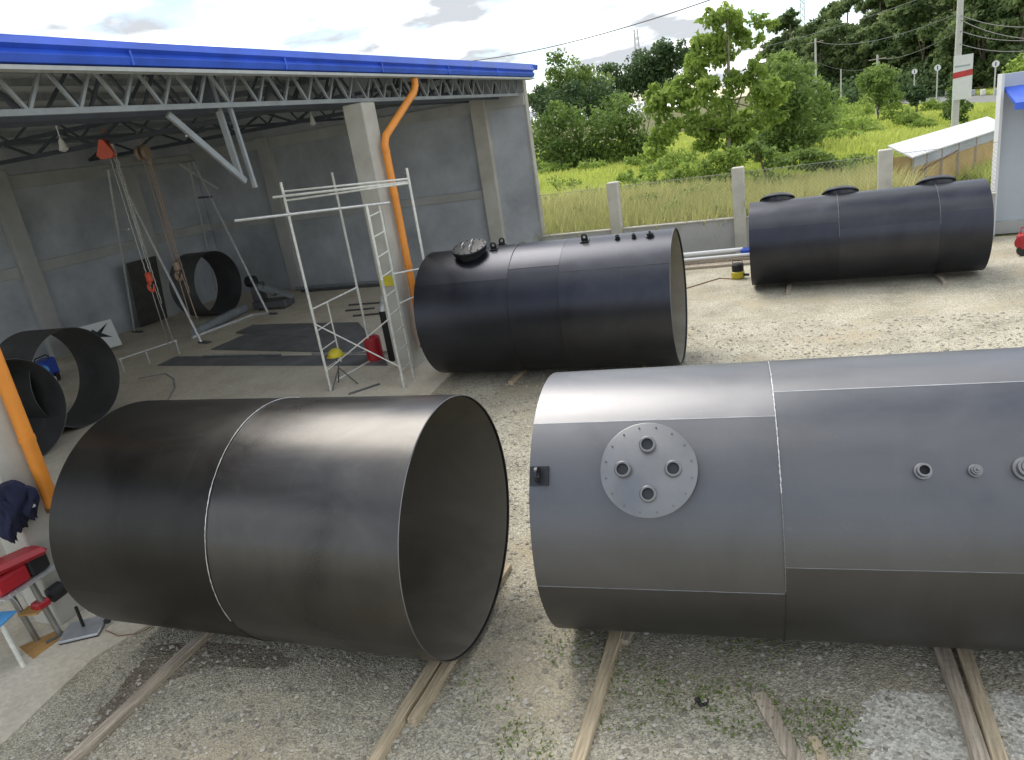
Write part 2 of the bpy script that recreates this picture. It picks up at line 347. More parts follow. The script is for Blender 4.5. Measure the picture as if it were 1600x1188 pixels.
# loose stones on the gravel (too many to count)
def stones():
    n = 95000
    u = rng.random((n, 3)); Y = 2.4 + 13 * u[:, 0] ** 1.8; X = -7.2 + (9.5 + .25 * Y) * u[:, 1]
    keep = X > -6.55; X = X[keep]; Y = Y[keep]; n = len(X)
    r = (.0045 + .010 * rng.random(n) ** 6 * 2.4) * (1 + Y / 60)
    base = np.array([(1, 0, 0), (0, 1, 0), (-1, 0, 0), (0, -1, 0), (0, 0, 1), (0, 0, -1)], float)
    a = rng.random(n) * 6.28; ca, sa = np.cos(a), np.sin(a)
    sc = .6 + .8 * rng.random((n, 6, 3))
    V = base[None] * sc; V = V * r[:, None, None]; V[:, :, 2] *= .7
    x = V[:, :, 0] * ca[:, None] - V[:, :, 1] * sa[:, None]; y = V[:, :, 0] * sa[:, None] + V[:, :, 1] * ca[:, None]
    V[:, :, 0] = x + X[:, None]; V[:, :, 1] = y + Y[:, None]; V[:, :, 2] += (r * .25)[:, None]
    Fq = np.array([(0, 1, 4), (1, 2, 4), (2, 3, 4), (3, 0, 4)])
    Fa = (Fq[None] + (np.arange(n) * 6)[:, None, None]).reshape(-1, 3)
    return rawmesh('loose_stones', V.reshape(-1, 3), Fa, 'stone', tone=np.repeat(rng.random(n), 4))
def rawmesh(name, V, Fa, material, tone=None, parent=None, smooth=False):
    me = bpy.data.meshes.new(name); V = np.ascontiguousarray(V, np.float32); k = Fa.shape[1]; nf = len(Fa)
    me.vertices.add(len(V)); me.vertices.foreach_set('co', V.ravel())
    me.loops.add(nf * k); me.loops.foreach_set('vertex_index', np.ascontiguousarray(Fa, np.int32).ravel())
    me.polygons.add(nf); me.polygons.foreach_set('loop_start', np.arange(0, nf * k, k, dtype=np.int32))
    if smooth: me.polygons.foreach_set('use_smooth', np.ones(nf, bool))
    if tone is not None:
        a = me.attributes.new('tone', 'FLOAT', 'FACE'); a.data.foreach_set('value', np.ascontiguousarray(tone, np.float32))
    me.materials.append(MATS[material] if isinstance(material, str) else material); me.update(calc_edges=True)
    o = bpy.data.objects.new(name, me); col.objects.link(o)
    if parent: o.parent = parent
    return o
leafmat('stone', (.24, .22, .175), (.60, .565, .48), 0., .9)
tag(stones(), 'loose grey and tan stones strewn over the gravel yard', 'stones', kind='stuff')

# ------------------------------------------------------------------ open workshop shed
XF, XB, YE = -8.0, -21.5, 22.63
shed = thing('workshop_shed', 'open-fronted grey workshop shed with blue eave and steel roof trusses', 'shed', (-14, 13, 0))
def part(b, name, m_, parent=shed, **k): return b.build(name, m_, parent, **k)
# walls
TOP = 6.06
ew = part(MB().box(((XF + XB) / 2 - .1, YE + .1, TOP / 2), (XF - XB + .2, .2, TOP)), 'end_wall', 'plaster')
bw = part(MB().box((XB - .1, 11.35, 3.055), (.2, 22.5, 6.11)), 'back_wall', 'plaster')
for X in (-9.55, -18.05): part(MB().box((X, YE - .06, 2.78), (.5, .3, 5.56), bev=.012), 'pilaster', 'column_paint' if X > -10 else 'plaster_band', ew)
for Y in (4.4, 14.9, 19.4): part(MB().box((XB + .05, Y, 2.78), (.3, .55, 5.56), bev=.012), 'pilaster', 'plaster_band', bw)
xs = [XF - .02, -9.3, -9.8, -17.8, -18.3, XB + .02]
for a, b_ in ((xs[1], xs[0]), (xs[3], xs[2]), (xs[5], xs[4])):
    part(MB().box(((a + b_) / 2, YE - .02, 5.35), (b_ - a, .14, .36), bev=.01), 'top_beam', 'plaster_band', ew)
    if b_ < -9: part(MB().box(((a + b_) / 2, YE - .015, 2.68), (b_ - a, .11, .26), bev=.01), 'tie_beam', 'plaster_band', ew)
ys = [.1, 4.12, 4.68, 14.62, 15.18, 19.12, 19.68, YE - .1]
for a, b_ in zip(ys[0::2], ys[1::2]):
    part(MB().box((XB + .02, (a + b_) / 2, 2.72), (.12, b_ - a, .32), bev=.01), 'tie_beam', 'plaster_band', bw)
    part(MB().box((XB + .02, (a + b_) / 2, 5.2), (.12, b_ - a, .4), bev=.01), 'top_beam', 'plaster_band', bw)
part(MB().box((XF - .012, YE + .1, 2.96), (.05, .26, 5.92)), 'wall_edge', 'column_paint', ew)
# roof: two slopes, blue outside, pale sheet inside
RX = (XF + XB) / 2; RIDGE = 7.35; EV = 6.14
def slope(x0, z0, x1, z1, t, y0=-.2, y1=YE + .25):  # unseen left end cut short and left open to let sky light in
    b = MB(); n = 60; vs = []; fs = []
    return b.add([(x0, y0, z0), (x1, y0, z1), (x1, y1, z1), (x0, y1, z0), (x0, y0, z0 + t), (x1, y0, z1 + t), (x1, y1, z1 + t), (x0, y1, z0 + t)],
                 [(0, 1, 2, 3), (7, 6, 5, 4), (0, 4, 5, 1), (1, 5, 6, 2), (2, 6, 7, 3), (3, 7, 4, 0)])
rf = part(slope(-7.62, EV + .02, RX, RIDGE, .03), 'roof', 'roof_blue')
part(slope(XB - .3, EV - .03, RX, RIDGE, .03), 'roof_back_slope', 'roof_blue', rf)
part(slope(-7.7, EV - .03, RX, RIDGE - .05, .02, y1=YE + .02), 'roof_lining', 'roof_under', rf)
part(slope(XB - .25, EV - .08, RX, RIDGE - .05, .02, y1=YE + .02), 'roof_lining', 'roof_under', rf)
part(MB().box((RX, 11.2, RIDGE - .1), (.7, 22.8, .03)), 'ridge_lining', 'roof_under', rf)
for k in range(1, 7):                                           # purlins under both slopes
    f = k / 7
    for s_ in (0, 1):
        X = (-7.7 + (RX + 7.7) * f) if s_ == 0 else (XB + (RX - XB) * f); Z = EV + (RIDGE - EV) * f - .16
        part(MB().box((X, 11.2, Z), (.06, 22.6, .14)), 'purlin', 'truss_steel', rf)
# gable infill over the end wall
part(MB().prism([(XF + .1, 6.0), (XB, 6.0), (XB, EV - .025), (RX, RIDGE - .035), (XF + .1, EV + .02)], Matrix(((1, 0, 0, 0), (0, 0, -1, YE + .19), (0, 1, 0, 0), (0, 0, 0, 1))), .18), 'gable', 'plaster', ew)
# eave gutter: folded blue sheet with a pale lip, seen from the yard
gu = MB(); prof = lambda zt: [(-7.70, 5.90), (-7.60, 5.92), (-7.57, 6.00), (-7.62, 6.06), (-7.56, 6.10), (-7.60, zt), (-7.80, zt), (-7.80, 5.90)]
vs = []; fs = []; ny = 12
for i in range(ny):
    y = -.2 + (YE - .05 + .2) * i / (ny - 1); zt = 6.13 + .14 * (y + 2) / 24
    vs += [(x, y, z) for x, z in prof(max(zt, 6.12))]
k = 8
for i in range(ny - 1): fs += [(i * k + j, i * k + (j + 1) % k, (i + 1) * k + (j + 1) % k, (i + 1) * k + j) for j in range(k)]
fs += [tuple(range(k)), tuple(range((ny - 1) * k, ny * k))]
gu.add(vs, fs); gt = part(gu, 'gutter', 'roof_blue', sharp=20)
part(MB().box((-7.70, 11.2, 5.872), (.2, 22.8, .045)), 'gutter_lip', 'gutter_lip', gt)
for y_ in np.arange(1.4, 22, 3.02): part(MB().box((-7.60, y_, 6.0), (.062, .03, .17)), 'sheet_lap', 'roof_blue', gt)
part(MB().box((-8.0, YE + .12, 6.27), (.9, .34, .16), bev=.02, M=Matrix.Rotation(R(12), 4, 'Y')), 'end_flashing', 'roof_blue', gt)
# front truss pair, on the column line
def truss(X, z0, z1, y0, y1, step, m_, name='front_truss'):
    tr = part(MB().bar((X, y0, z0), (X, y1, z0), .065, .07), name, m_)
    part(MB().bar((X, y0, z1), (X, y1, z1), .08, .08), 'top_chord', m_, tr)
    n = int((y1 - y0) / step)
    for i in range(n):
        a = y0 + (y1 - y0) * i / n; b_ = y0 + (y1 - y0) * (i + 1) / n; mid = (a + b_) / 2
        for p, q in (((X, a, z1), (X, mid, z0)), ((X, mid, z0), (X, b_, z1))):
            part(MB().bar(p, q, .04, .04, up=(1, 0, 0)), 'web', m_, tr)
    return tr
truss(-8.15, 5.49, 6.0, 0, YE - .02, .66, 'truss_steel')
truss(-8.85, 5.5, 6.12, 0, YE - .02, .9, 'dark_truss')
truss(-9.9, 5.55, 6.25, 0, YE - .02, 1.4, 'dark_truss')
# cross trusses from front to back
def xtruss(Y, z0, z1, m_='dark_truss'):
    tr = part(MB().bar((-8.2, Y, z0), (XB, Y, z0), .1, .1), 'cross_truss', m_)
    part(MB().bar((-8.2, Y, z1), (XB, Y, z1), .09, .09), 'top_chord', m_, tr); n = 13
    for i in range(n):
        a = -8.2 + (XB + 8.2) * i / n; b_ = -8.2 + (XB + 8.2) * (i + 1) / n
        part(MB().bar((a, Y, z0 if i % 2 else z1), (b_, Y, z1 if i % 2 else z0), .055, .055, up=(0, 1, 0)), 'web', m_, tr)
    return tr
for Y in (4.5, 13.25): xtruss(Y, 5.60, 6.02)
xtruss(18.2, 5.60, 6.02)
truss(-14.6, 5.7, 6.3, 2, YE, 1.5, 'dark_truss', 'middle_truss')
# columns and downpipes
def column(Y, dx=0):
    c = part(MB().box((-8.10 + dx, Y, 2.71), (.44, .5, 5.42), bev=.015), 'column', 'column_paint'); return c
column(13.2); column(4.62, .02)
def downpipe(Y, Yt, zb=1.33):
    X = -7.76; b = MB()
    sg = 1 if Yt > Y else -1
    b.tube([(X + .06, Yt, 5.84), (X + .06, Yt, 5.70), (X + .05, Yt - .12 * sg, 5.55), (X, Y + .1 * sg, 4.76), (X, Y, 4.6), (X, Y, zb)], .076, 16)
    p = part(b, 'downpipe', 'pvc_orange')
    for z in (4.5, 3.65, 2.2): part(MB().tube([(X, Y, z), (X, Y, z - .06)], .084, 16), 'pipe_collar', 'pvc_orange', p)
    part(MB().tube([(X, Y, zb + .03), (X, Y, zb - .02)], .086, 16), 'pipe_end_band', 'rust', p)
downpipe(13.32, 14.95, .4); downpipe(4.72, 3.3)
# V-shaped bracket hung from the front truss
br = part(MB().bar((-8.3, 8.5, 5.42), (-8.3, 9.72, 4.36), .09, .05, up=(1, 0, 0)), 'hanging_brace', 'truss_steel')
part(MB().bar((-8.36, 9.55, 6.0), (-8.36, 9.70, 4.42), .05, .10, up=(1, 0, 0)), 'brace_post', 'truss_steel', br)
part(MB().bar((-8.24, 9.68, 5.9), (-8.24, 9.84, 4.24), .05, .06, up=(1, 0, 0)), 'brace_post', 'truss_steel', br)
part(MB().box((-8.45, 9.6, 5.76), (.2, .22, .66)), 'gusset_plate', 'dark_truss', br)
# small white lamps hung under the roof
for px, py, X in ((97, 226, -13.5), (488, 188, -12.5)):
    p = OX(px, py, X); b = MB(); b.tube([p + Vector((0, 0, .5)), p + Vector((0, 0, .1))], .012, 6)
    b.lathe([(.02, .12), (.05, .06), (.06, 0), (.09, -.1), (.02, -.14)], Matrix.Translation(p), 10)
    part(b, 'bulb_holder', 'white_panel')

# ------------------------------------------------------------------ tanks
def arc_plate(fr, Rr, s0, s1, t0, t1, th=.008, k=.012, n=None):
    n = n or max(6, int((t1 - t0) / R(2.5))); b = MB(); vs = []; ns = 4
    for side in (0, 1):
        for i in range(n + 1):
            u = -1 + 2 * i / n; th_ = t0 + (t1 - t0) * i / n; rr = Rr + k * (u * u - .45) - (th if side else 0)
            for j in range(ns + 1): vs.append(fr(s0 + (s1 - s0) * j / ns, th_, rr))
    W = ns + 1; O2 = (n + 1) * W; fs = []
    for i in range(n):
        for j in range(ns):
            a = i * W + j; fs.append((a, a + 1, a + W + 1, a + W)); c = a + O2; fs.append((c, c + W, c + W + 1, c + 1))
    for i in range(n):
        fs.append((i * W, (i + 1) * W, (i + 1) * W + O2, i * W + O2)); a = i * W + ns; fs.append((a, a + O2, a + W + O2, a + W))
    for j in range(ns):
        fs.append((j, j + O2, j + 1 + O2, j + 1)); a = n * W + j; fs.append((a, a + 1, a + 1 + O2, a + O2))
    return b.add(vs, fs)
class Tank:
    def __init__(s, name, label, cx, cy, yaw, Rr, z0, group=None, cat='tank'):
        s.ax = Vector((math.cos(yaw), math.sin(yaw), 0)); s.n = Vector((-math.sin(yaw), math.cos(yaw), 0)); s.R = Rr
        s.o = Vector((cx, cy, z0 + Rr)); s.root = thing(name, label, cat, (cx, cy, z0), group)
    def fr(s, a, th, r): return s.o + s.ax * a + s.n * (r * math.cos(th)) + Vector((0, 0, r * math.sin(th)))
    def nrm(s, th): return s.n * math.cos(th) + Vector((0, 0, math.sin(th)))
    def course(s, s0, s1, seams, mats, k=.012, name='shell_plate'):
        seams = sorted(seams)
        for i, a in enumerate(seams):
            b_ = seams[(i + 1) % len(seams)] + (360 if i == len(seams) - 1 else 0)
            arc_plate(s.fr, s.R, s0 + .0015, s1 - .0015, R(a), R(b_ + .02), k=k).build(name, mats[i % len(mats)], s.root, sharp=30)
    def ring_weld(s, a, r=.007, m_='weld', t0=0, t1=360, dr=.006):
        pts = [s.fr(a + random.uniform(-.0015, .0015), R(t0 + (t1 - t0) * i / 120), s.R + dr) for i in range(121)]
        MB().tube(pts, [r * random.uniform(.5, 1.25) for _ in pts], 6).build('weld_seam', m_, s.root)
    def long_weld(s, s0, s1, th, r=.005, m_='weld', dr=.006):
        pts = [s.fr(s0 + (s1 - s0) * i / 30, R(th), s.R + dr) for i in range(31)]
        MB().tube(pts, [r * random.uniform(.6, 1.2) for _ in pts], 6).build('weld_seam', m_, s.root)
    def M(s, a, th, dr=0): return frame(s.fr(a, R(th), s.R + dr), s.nrm(R(th)), s.ax)
    def lug(s, a, th, m_='paint_black', along=True):
        M_ = s.M(a, th); hole = [(.028 * math.cos(t * math.pi / 6), .075 + .028 * math.sin(t * math.pi / 6)) for t in range(12)]
        outer = [(.06, -.01), (.06, .08)] + [(.06 * math.cos(R(x)), .08 + .06 * math.sin(R(x))) for x in (30, 60, 90, 120, 150)] + [(-.06, .08), (-.06, -.01)]
        # plate with a through hole: outline bridged to the hole
        b = MB(); T = M_ @ (Matrix(((0, 0, 1, -.011), (1, 0, 0, 0), (0, 1, 0, 0), (0, 0, 0, 1))) if along else Matrix(((1, 0, 0, 0), (0, 0, 1, -.011), (0, 1, 0, 0), (0, 0, 0, 1))))
        nO = 24; ring_o = []; 
        for i in range(nO):
            t = 2 * math.pi * i / nO; c_, s_ = math.cos(t), math.sin(t)
            if s_ >= 0: ring_o.append((.06 * c_, .08 + .06 * s_))
            else:
                kx = .06 / max(abs(c_), 1e-6); ky = .09 / abs(s_); q = min(kx, ky); ring_o.append((q * c_, .08 + q * s_))
        ring_i = [(.028 * math.cos(2 * math.pi * i / nO), .082 + .028 * math.sin(2 * math.pi * i / nO)) for i in range(nO)]
        vs = [T @ Vector((x, y, z)) for z in (0, .022) for rr in (ring_o, ring_i) for x, y in rr]
        fs = []
        for i in range(nO):
            j = (i + 1) % nO; fs += [(i, j, nO + j, nO + i), (2 * nO + i, 3 * nO + i, 3 * nO + j, 2 * nO + j), (i, 2 * nO + i, 2 * nO + j, j), (nO + i, nO + j, 3 * nO + j, 3 * nO + i)]
        b.add(vs, fs); o = b.build('lifting_lug', m_, s.root)
        MB().box((0, 0, 0), (.15, .15, .016), M=M_ @ Matrix.Translation((0, 0, .006))).build('pad_plate', m_, o)
    def nozzle(s, a, th, r, h, m_='paint_black', bore='black_rubber', plug=False):
        M_ = s.M(a, th); o = MB().lathe([(r * 1.25, -.01), (r * 1.25, h * .3), (r, h * .35), (r, h), (r * .72, h), (r * .72, h * .4)], M_, 20).build('nozzle', m_, s.root)
        if plug: MB().lathe([(r * .7, h * .5), (r * .7, h + .01), (r * .3, h + .012), (r * .3, h + .035)], M_, 12).build('plug', m_, o)
        else: MB().lathe([(.0005, h * .45), (r * .7, h * .45), (r * .7, h * .42), (.0005, h * .42)], M_, 16).build('bore', bore, o)
        return o
P = .072
# left tank: open-ended bare steel shell in two courses
t1 = Tank('steel_tank', 'open-ended dark bare steel tank shell at left with one bright ring weld', -6.62, 4.98, .029, 1.168, P, 'cylindrical steel storage tanks in the yard')
t1.course(0, 1.86, [62, 190, 318], ['steel_bare_shaded'], .010); t1.course(1.86, 3.70, [78, 205, 330], ['steel_bare'], .010)
t1.ring_weld(1.86, .0042, 'weld', 40, 200)
arc_plate(t1.fr, t1.R - .014, .05, 3.68, R(180), R(539.9), th=.003, k=0).build('inner_bounce_sheet', 'steel_inside_bounce_dim', t1.root)  # added inner sheet that carries the painted bounce light
t1.ring_weld(1.86, .005, 'weld_dark', 200, 400)
MB().tube([t1.fr(3.70, R(a * 3), t1.R - .004) for a in range(120)], .005, 5, closed=True).build('cut_rim', 'cover_gray', t1.root)
# near right tank: grey, manhole and nozzles
t2 = Tank('steel_tank', 'long grey steel tank at right with round four-port manhole cover facing up', -2.15, 5.67, .101, 1.165, P, 'cylindrical steel storage tanks in the yard')
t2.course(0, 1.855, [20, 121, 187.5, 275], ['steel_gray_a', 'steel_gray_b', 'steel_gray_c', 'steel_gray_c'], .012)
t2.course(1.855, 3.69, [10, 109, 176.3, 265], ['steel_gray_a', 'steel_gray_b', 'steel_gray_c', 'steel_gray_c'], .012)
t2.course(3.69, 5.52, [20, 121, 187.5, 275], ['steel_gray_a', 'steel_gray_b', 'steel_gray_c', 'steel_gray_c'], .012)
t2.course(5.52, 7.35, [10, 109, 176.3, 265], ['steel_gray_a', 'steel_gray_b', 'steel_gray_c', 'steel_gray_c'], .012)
t2.ring_weld(1.855, .0055, 'weld', 80, 150); t2.ring_weld(1.855, .0055, 'cover_gray', 150, 187)
t2.ring_weld(1.855, .005, 'weld_dark', 187, 300)
t2.long_weld(0.01, 1.85, 121, .0035, 'weld'); t2.long_weld(1.86, 3.68, 109, .0035, 'weld'); t2.long_weld(0, 1.85, 187.5, .004, 'cover_gray'); t2.long_weld(1.86, 3.68, 176.3, .004, 'cover_gray')
def end_disc(t, a, m_, dish=.0):
    M_ = frame(t.o + t.ax * a, t.ax); t_ = MB().lathe([(.001, dish), (t.R * .5, dish * .8), (t.R * .9, dish * .25), (t.R - .012, 0), (t.R - .012, -.01), (.001, dish - .012)], M_, 64)
    return t_.build('end_plate', m_, t.root)
end_disc(t2, .02, 'steel_gray_c'); end_disc(t2, 7.33, 'steel_gray_c')
M_ = t2.M(.935, 141.8)
mh = MB().lathe([(.27, -.06), (.27, .055), (.355, .055), (.357, .078), (.350, .082), (.001, .082)], M_, 72).build('manhole_cover', 'cover_gray', t2.root)
for k in range(16):
    a = R(11 + 22.5 * k); c = M_ @ Vector((.322 * math.cos(a), .322 * math.sin(a), .082)); MB().lathe([(.007, -.004), (.007, .006), (.001, .007)], frame(c, t2.nrm(R(141.8)), t2.ax), 6).build('bolt', 'plate_steel', mh)
for k in range(4):
    a = R(90 * k); c = M_ @ Vector((.185 * math.cos(a), .185 * math.sin(a), .082)); Mc = frame(c, t2.nrm(R(141.8)), t2.ax)
    pt = MB().lathe([(.062, -.01), (.062, .028), (.056, .034), (.044, .034), (.042, .006)], Mc, 28).build('port_socket', 'cover_gray', mh)
    MB().lathe([(.001, .010), (.042, .010), (.042, .006), (.001, .006)], Mc, 24).build('port_thread', 'weld_dark', pt)
t2.lug(.085, 143, 'paint_black', along=False)
t2.nozzle(2.76, 143, .045, .07, 'cover_gray'); t2.nozzle(3.07, 143, .034, .055, 'cover_gray', plug=True); t2.nozzle(3.36, 142.6, .062, .075, 'cover_gray', plug=True)
# middle tank
t3 = Tank('steel_tank', 'black painted tank in the middle with round lid near its left end', -6.84, 12.69, .044, 1.209, P, 'cylindrical steel storage tanks in the yard')
KB = ['steel_black_a', 'steel_black_b']
t3.course(0, 1.84, [25, 141, 250], KB, .014); t3.course(1.84, 2.78, [15, 132, 260], KB, .014); t3.course(2.78, 4.69, [25, 139, 240], KB[::-1], .014)
t3.ring_weld(1.84, .006, 'weld_dark', 60, 190); t3.ring_weld(2.78, .006, 'weld_dark', 135, 190); t3.long_weld(.8, 1.83, 141, .005, 'weld_dark'); t3.long_weld(1.85, 2.77, 132, .005, 'weld_dark'); t3.long_weld(2.79, 4.68, 139, .005, 'weld_dark')
end_disc(t3, .02, 'steel_black_b')
MB().tube([t3.fr(4.69, R(a * 3), t3.R - .004) for a in range(120)], .006, 5, closed=True).build('cut_rim', 'cover_gray', t3.root)
arc_plate(t3.fr, t3.R - .012, .1, 4.66, R(180), R(539.9), th=.004, k=0).build('inner_bounce_sheet', 'steel_inside_bounce', t3.root)  # sheet added inside the shell, bounce light painted into its colour
M_ = t3.M(.98, 106)
ld = MB().lathe([(.25, -.06), (.25, .07), (.32, .07), (.325, .10), (.32, .10), (.33, .115), (.33, .145), (.32, .155), (.001, .16)], M_, 48).build('manhole_cover', 'paint_black', t3.root)
for k in range(14):
    a = R(25.7 * k); c = M_ @ Vector((.29 * math.cos(a), .29 * math.sin(a), .15)); MB().lathe([(.014, 0), (.014, .02), (.001, .021)], frame(c, t3.nrm(R(106)), t3.ax), 6).build('bolt', 'paint_black', ld)
for dx_, dy_ in ((-.12, .03), (.1, .06), (.0, -.12)): MB().tube([M_ @ Vector((dx_ - .06, dy_, .155)), M_ @ Vector((dx_ - .05, dy_, .215)), M_ @ Vector((dx_ + .05, dy_, .215)), M_ @ Vector((dx_ + .06, dy_, .155))], .011, 6).build('handle', 'galvanised', ld)
t3.lug(1.40, 100); t3.lug(3.15, 102); t3.lug(1.40, 78)
t3.nozzle(3.74, 103.4, .04, .06); t3.nozzle(4.03, 104, .036, .06); t3.nozzle(4.31, 104.6, .06, .06, plug=True)
# far tank by the fence
t4 = Tank('steel_tank', 'black tank lying along the fence with three hatches on top', -1.29, 18.55, .024, .988, P, 'cylindrical steel storage tanks in the yard')
t4.course(0, 1.9, [20, 150, 250], KB, .010); t4.course(1.9, 3.86, [10, 160, 260], KB[::-1], .010); t4.course(3.86, 4.82, [20, 150, 250], KB, .010)
t4.ring_weld(1.9, .007, 'cover_gray', 60, 170); t4.ring_weld(3.86, .007, 'cover_gray', 60, 165)
end_disc(t4, .02, 'steel_black_b'); end_disc(t4, 4.80, 'steel_black_a')
for a in (.62, 2.0, 3.95):
    M_ = t4.M(a, 68); h = MB().lathe([(.36, -.12), (.36, .02), (.40, .03), (.40, .055), (.32, .12), (.16, .155), (.001, .165)], M_, 36).build('hatch', 'paint_black', t4.root)
    MB().tube([M_ @ Vector((-.40, 0, .02)), M_ @ Vector((-.44, 0, .04)), M_ @ Vector((-.40, 0, .06))], .015, 6).build('hinge', 'paint_black', h)

# ------------------------------------------------------------------ rolled rings inside the workshop
def rolled(label, cx, cy, yaw, Rr, Ln, m_, group='rolled steel rings standing on the workshop floor'):
    t = Tank('steel_ring', label, cx, cy, yaw, Rr, .012, group, 'steel ring')
    t.course(0, Ln, [120], [m_], .004); MB().tube([t.fr(Ln, R(a * 4), Rr - .004) for a in range(90)], .006, 5, closed=True).build('cut_rim', 'plate_steel', t.root)
    return t
rolled('tall rolled steel ring with blue machine seen through it', -15.15, 9.85, .05, 1.03, 1.18, 'steel_ring')
rolled('rolled steel ring half cut off by the left picture edge', -16.0, 8.1, .04, .98, 2.55, 'steel_ring')
rolled('dark rolled ring standing in the back corner behind the chains', -19.7, 19.2, .0, 1.08, 1.1, 'steel_ring')

# ------------------------------------------------------------------ timber
def plank(label, a, b_, wd, ht, m_='wood', z=0., group='timber sleepers under and beside the tanks'):
    a = Vector((a[0], a[1], 0)); b_ = Vector((b_[0], b_[1], 0)); d = b_ - a; n = d.normalized(); x = Vector((n.y, -n.x, 0)); k = 9; vs = []
    for i in range(k):
        p = a + d * (i / (k - 1)); ww = wd * (1 + random.uniform(-.08, .08)); hh = ht * (1 + random.uniform(-.04, 0)); off = x * random.uniform(-.006, .006)
        for sx, sz in ((-.5, 0), (.5, 0), (.5, .82), (.42, 1), (-.42, 1), (-.5, .82)): vs.append(p + off + x * (sx * ww) + Vector((0, 0, z + sz * hh)))
    fs = []
    for i in range(k - 1): fs += [(i * 6 + j, i * 6 + (j + 1) % 6, (i + 1) * 6 + (j + 1) % 6, (i + 1) * 6 + j) for j in range(6)]
    fs += [tuple(range(6)), tuple(range((k - 1) * 6, k * 6))]
    c = (a + b_) / 2
    o = MB().add([v - c for v in vs], fs).build('plank', m_); o.location = c
    return tag(o, label, 'plank', group)
plank('long weathered sleeper under the left tank beside the concrete floor', (-5.84, 2.7), (-5.96, 6.3), .12, P - .001, 'wood_old')
plank('outer of two sleepers under open mouth of left tank', (-3.20, 3.1), (-3.24, 6.1), .10, P - .001, 'wood')
plank('shorter twin sleeper under open mouth of left tank', (-3.09, 3.95), (-3.10, 6.2), .09, P - .002, 'wood')
plank('single long sleeper under left end of grey manhole tank', (-1.63, 3.4), (-1.73, 7.0), .11, P - .001, 'wood')
plank('short timber offcut beside single sleeper under grey tank', (-1.60, 5.22), (-1.52, 6.4), .10, .06, 'wood_old')
plank('left of two diverging sleepers under grey manhole tank', (1.04, 4.38), (.86, 7.2), .11, P - .001, 'wood_old')
plank('right of two diverging sleepers under grey manhole tank', (1.15, 4.42), (1.05, 7.2), .10, P - .001, 'wood')
plank('loose split board on gravel in front of grey tank', (-.42, 4.84), (.03, 3.9), .12, .035, 'wood_old')
plank('short splinter lying against the loose split board', (-.02, 4.48), (.16, 3.95), .07, .03, 'wood')
plank('sleeper poking out under front of middle black tank', (-5.24, 11.9), (-5.22, 14.2), .10, P - .001, 'wood')
plank('sleeper under the right end of middle black tank', (-2.9, 12.4), (-2.9, 14.2), .10, P - .001, 'wood')
plank('left sleeper under far tank by the fence', (-.46, 17.55), (-.42, 19.6), .09, P - .001, 'wood_old')
plank('right sleeper under far tank by the fence', (2.72, 17.65), (2.62, 19.6), .08, P - .001, 'wood_old')

# ------------------------------------------------------------------ scaffold tower beside the middle column
sc = thing('scaffold_tower', 'pale steel tube scaffold tower beside the middle column of the shed', 'scaffold', (-8.4, 12.7, 0))
A, B_, C_, D_ = Vector((-9.15, 11.65, .012)), Vector((-9.25, 13.5, .012)), Vector((-7.5, 11.8, .012)), Vector((-7.04, 12.72, .012))
def tb(a, b, r=.022, name='tube', m_='scaffold_paint', parent=sc): return MB().tube([a, b], r, 8).build(name, m_, parent)
up = lambda p, z: Vector((p.x, p.y, z))
for p, z in ((A, 4.22), (B_, 4.22), (C_, 3.6), (D_, 4.12)):
    tb(p, up(p, z), .027, 'post'); MB().tube([up(p, 2.05), up(p, 2.2)], .03, 8).build('coupler', 'galvanised', sc)
    MB().box(up(p, .018), (.11, .11, .012)).build('foot_plate', 'galvanised', sc)
def frame_side(p, q):
    tb(up(p, 1.75), up(q, 1.75), .021, 'frame_rail'); mid = p.lerp(q, .5)
    for f, in ((.32,),): tb(up(p.lerp(q, f), .45), up(p.lerp(q, f), 1.74), .018, 'frame_strut')
    for z in (.5, .9, 1.3): tb(up(p, z), up(p.lerp(q, .32), z + .03), .014, 'rung')
frame_side(A, B_)
E_ = Vector((-7.55, 12.32, .012))
tb(up(E_, .02), up(E_, 3.55), .022, 'post')
for z in np.arange(.35, 3.4, .38): tb(up(C_, z), up(E_, z + .03), .014, 'rung')
tb(up(E_, 2.2), up(D_, 2.2), .018, 'rail'); tb(up(E_, 1.6), up(D_, 1.75), .016, 'rail')
tb(up(A, 1.45), up(C_, .45), .014, 'cross_brace'); tb(up(A, .45), up(C_, 1.45), .014, 'cross_brace')
tb(up(A, 3.96) + Vector((-.1, -.2, .02)), up(D_, 3.86) + Vector((-.02, .06, 0)), .024, 'ledger'); tb(up(A, 4.05), up(D_, 3.92), .02, 'ledger'); tb(up(A, 3.88), up(D_, 3.84), .02, 'ledger')
tb(Vector((-9.25, 10.3, 3.73)), Vector((-7.36, 12.4, 3.55)), .026, 'long_tube', 'galvanised')
MB().lathe([(.045, -.05), (.045, .05)], frame((-9.18, 11.68, 3.62), (1, 0, 0)), 8).build('coupler', 'galvanised', sc)

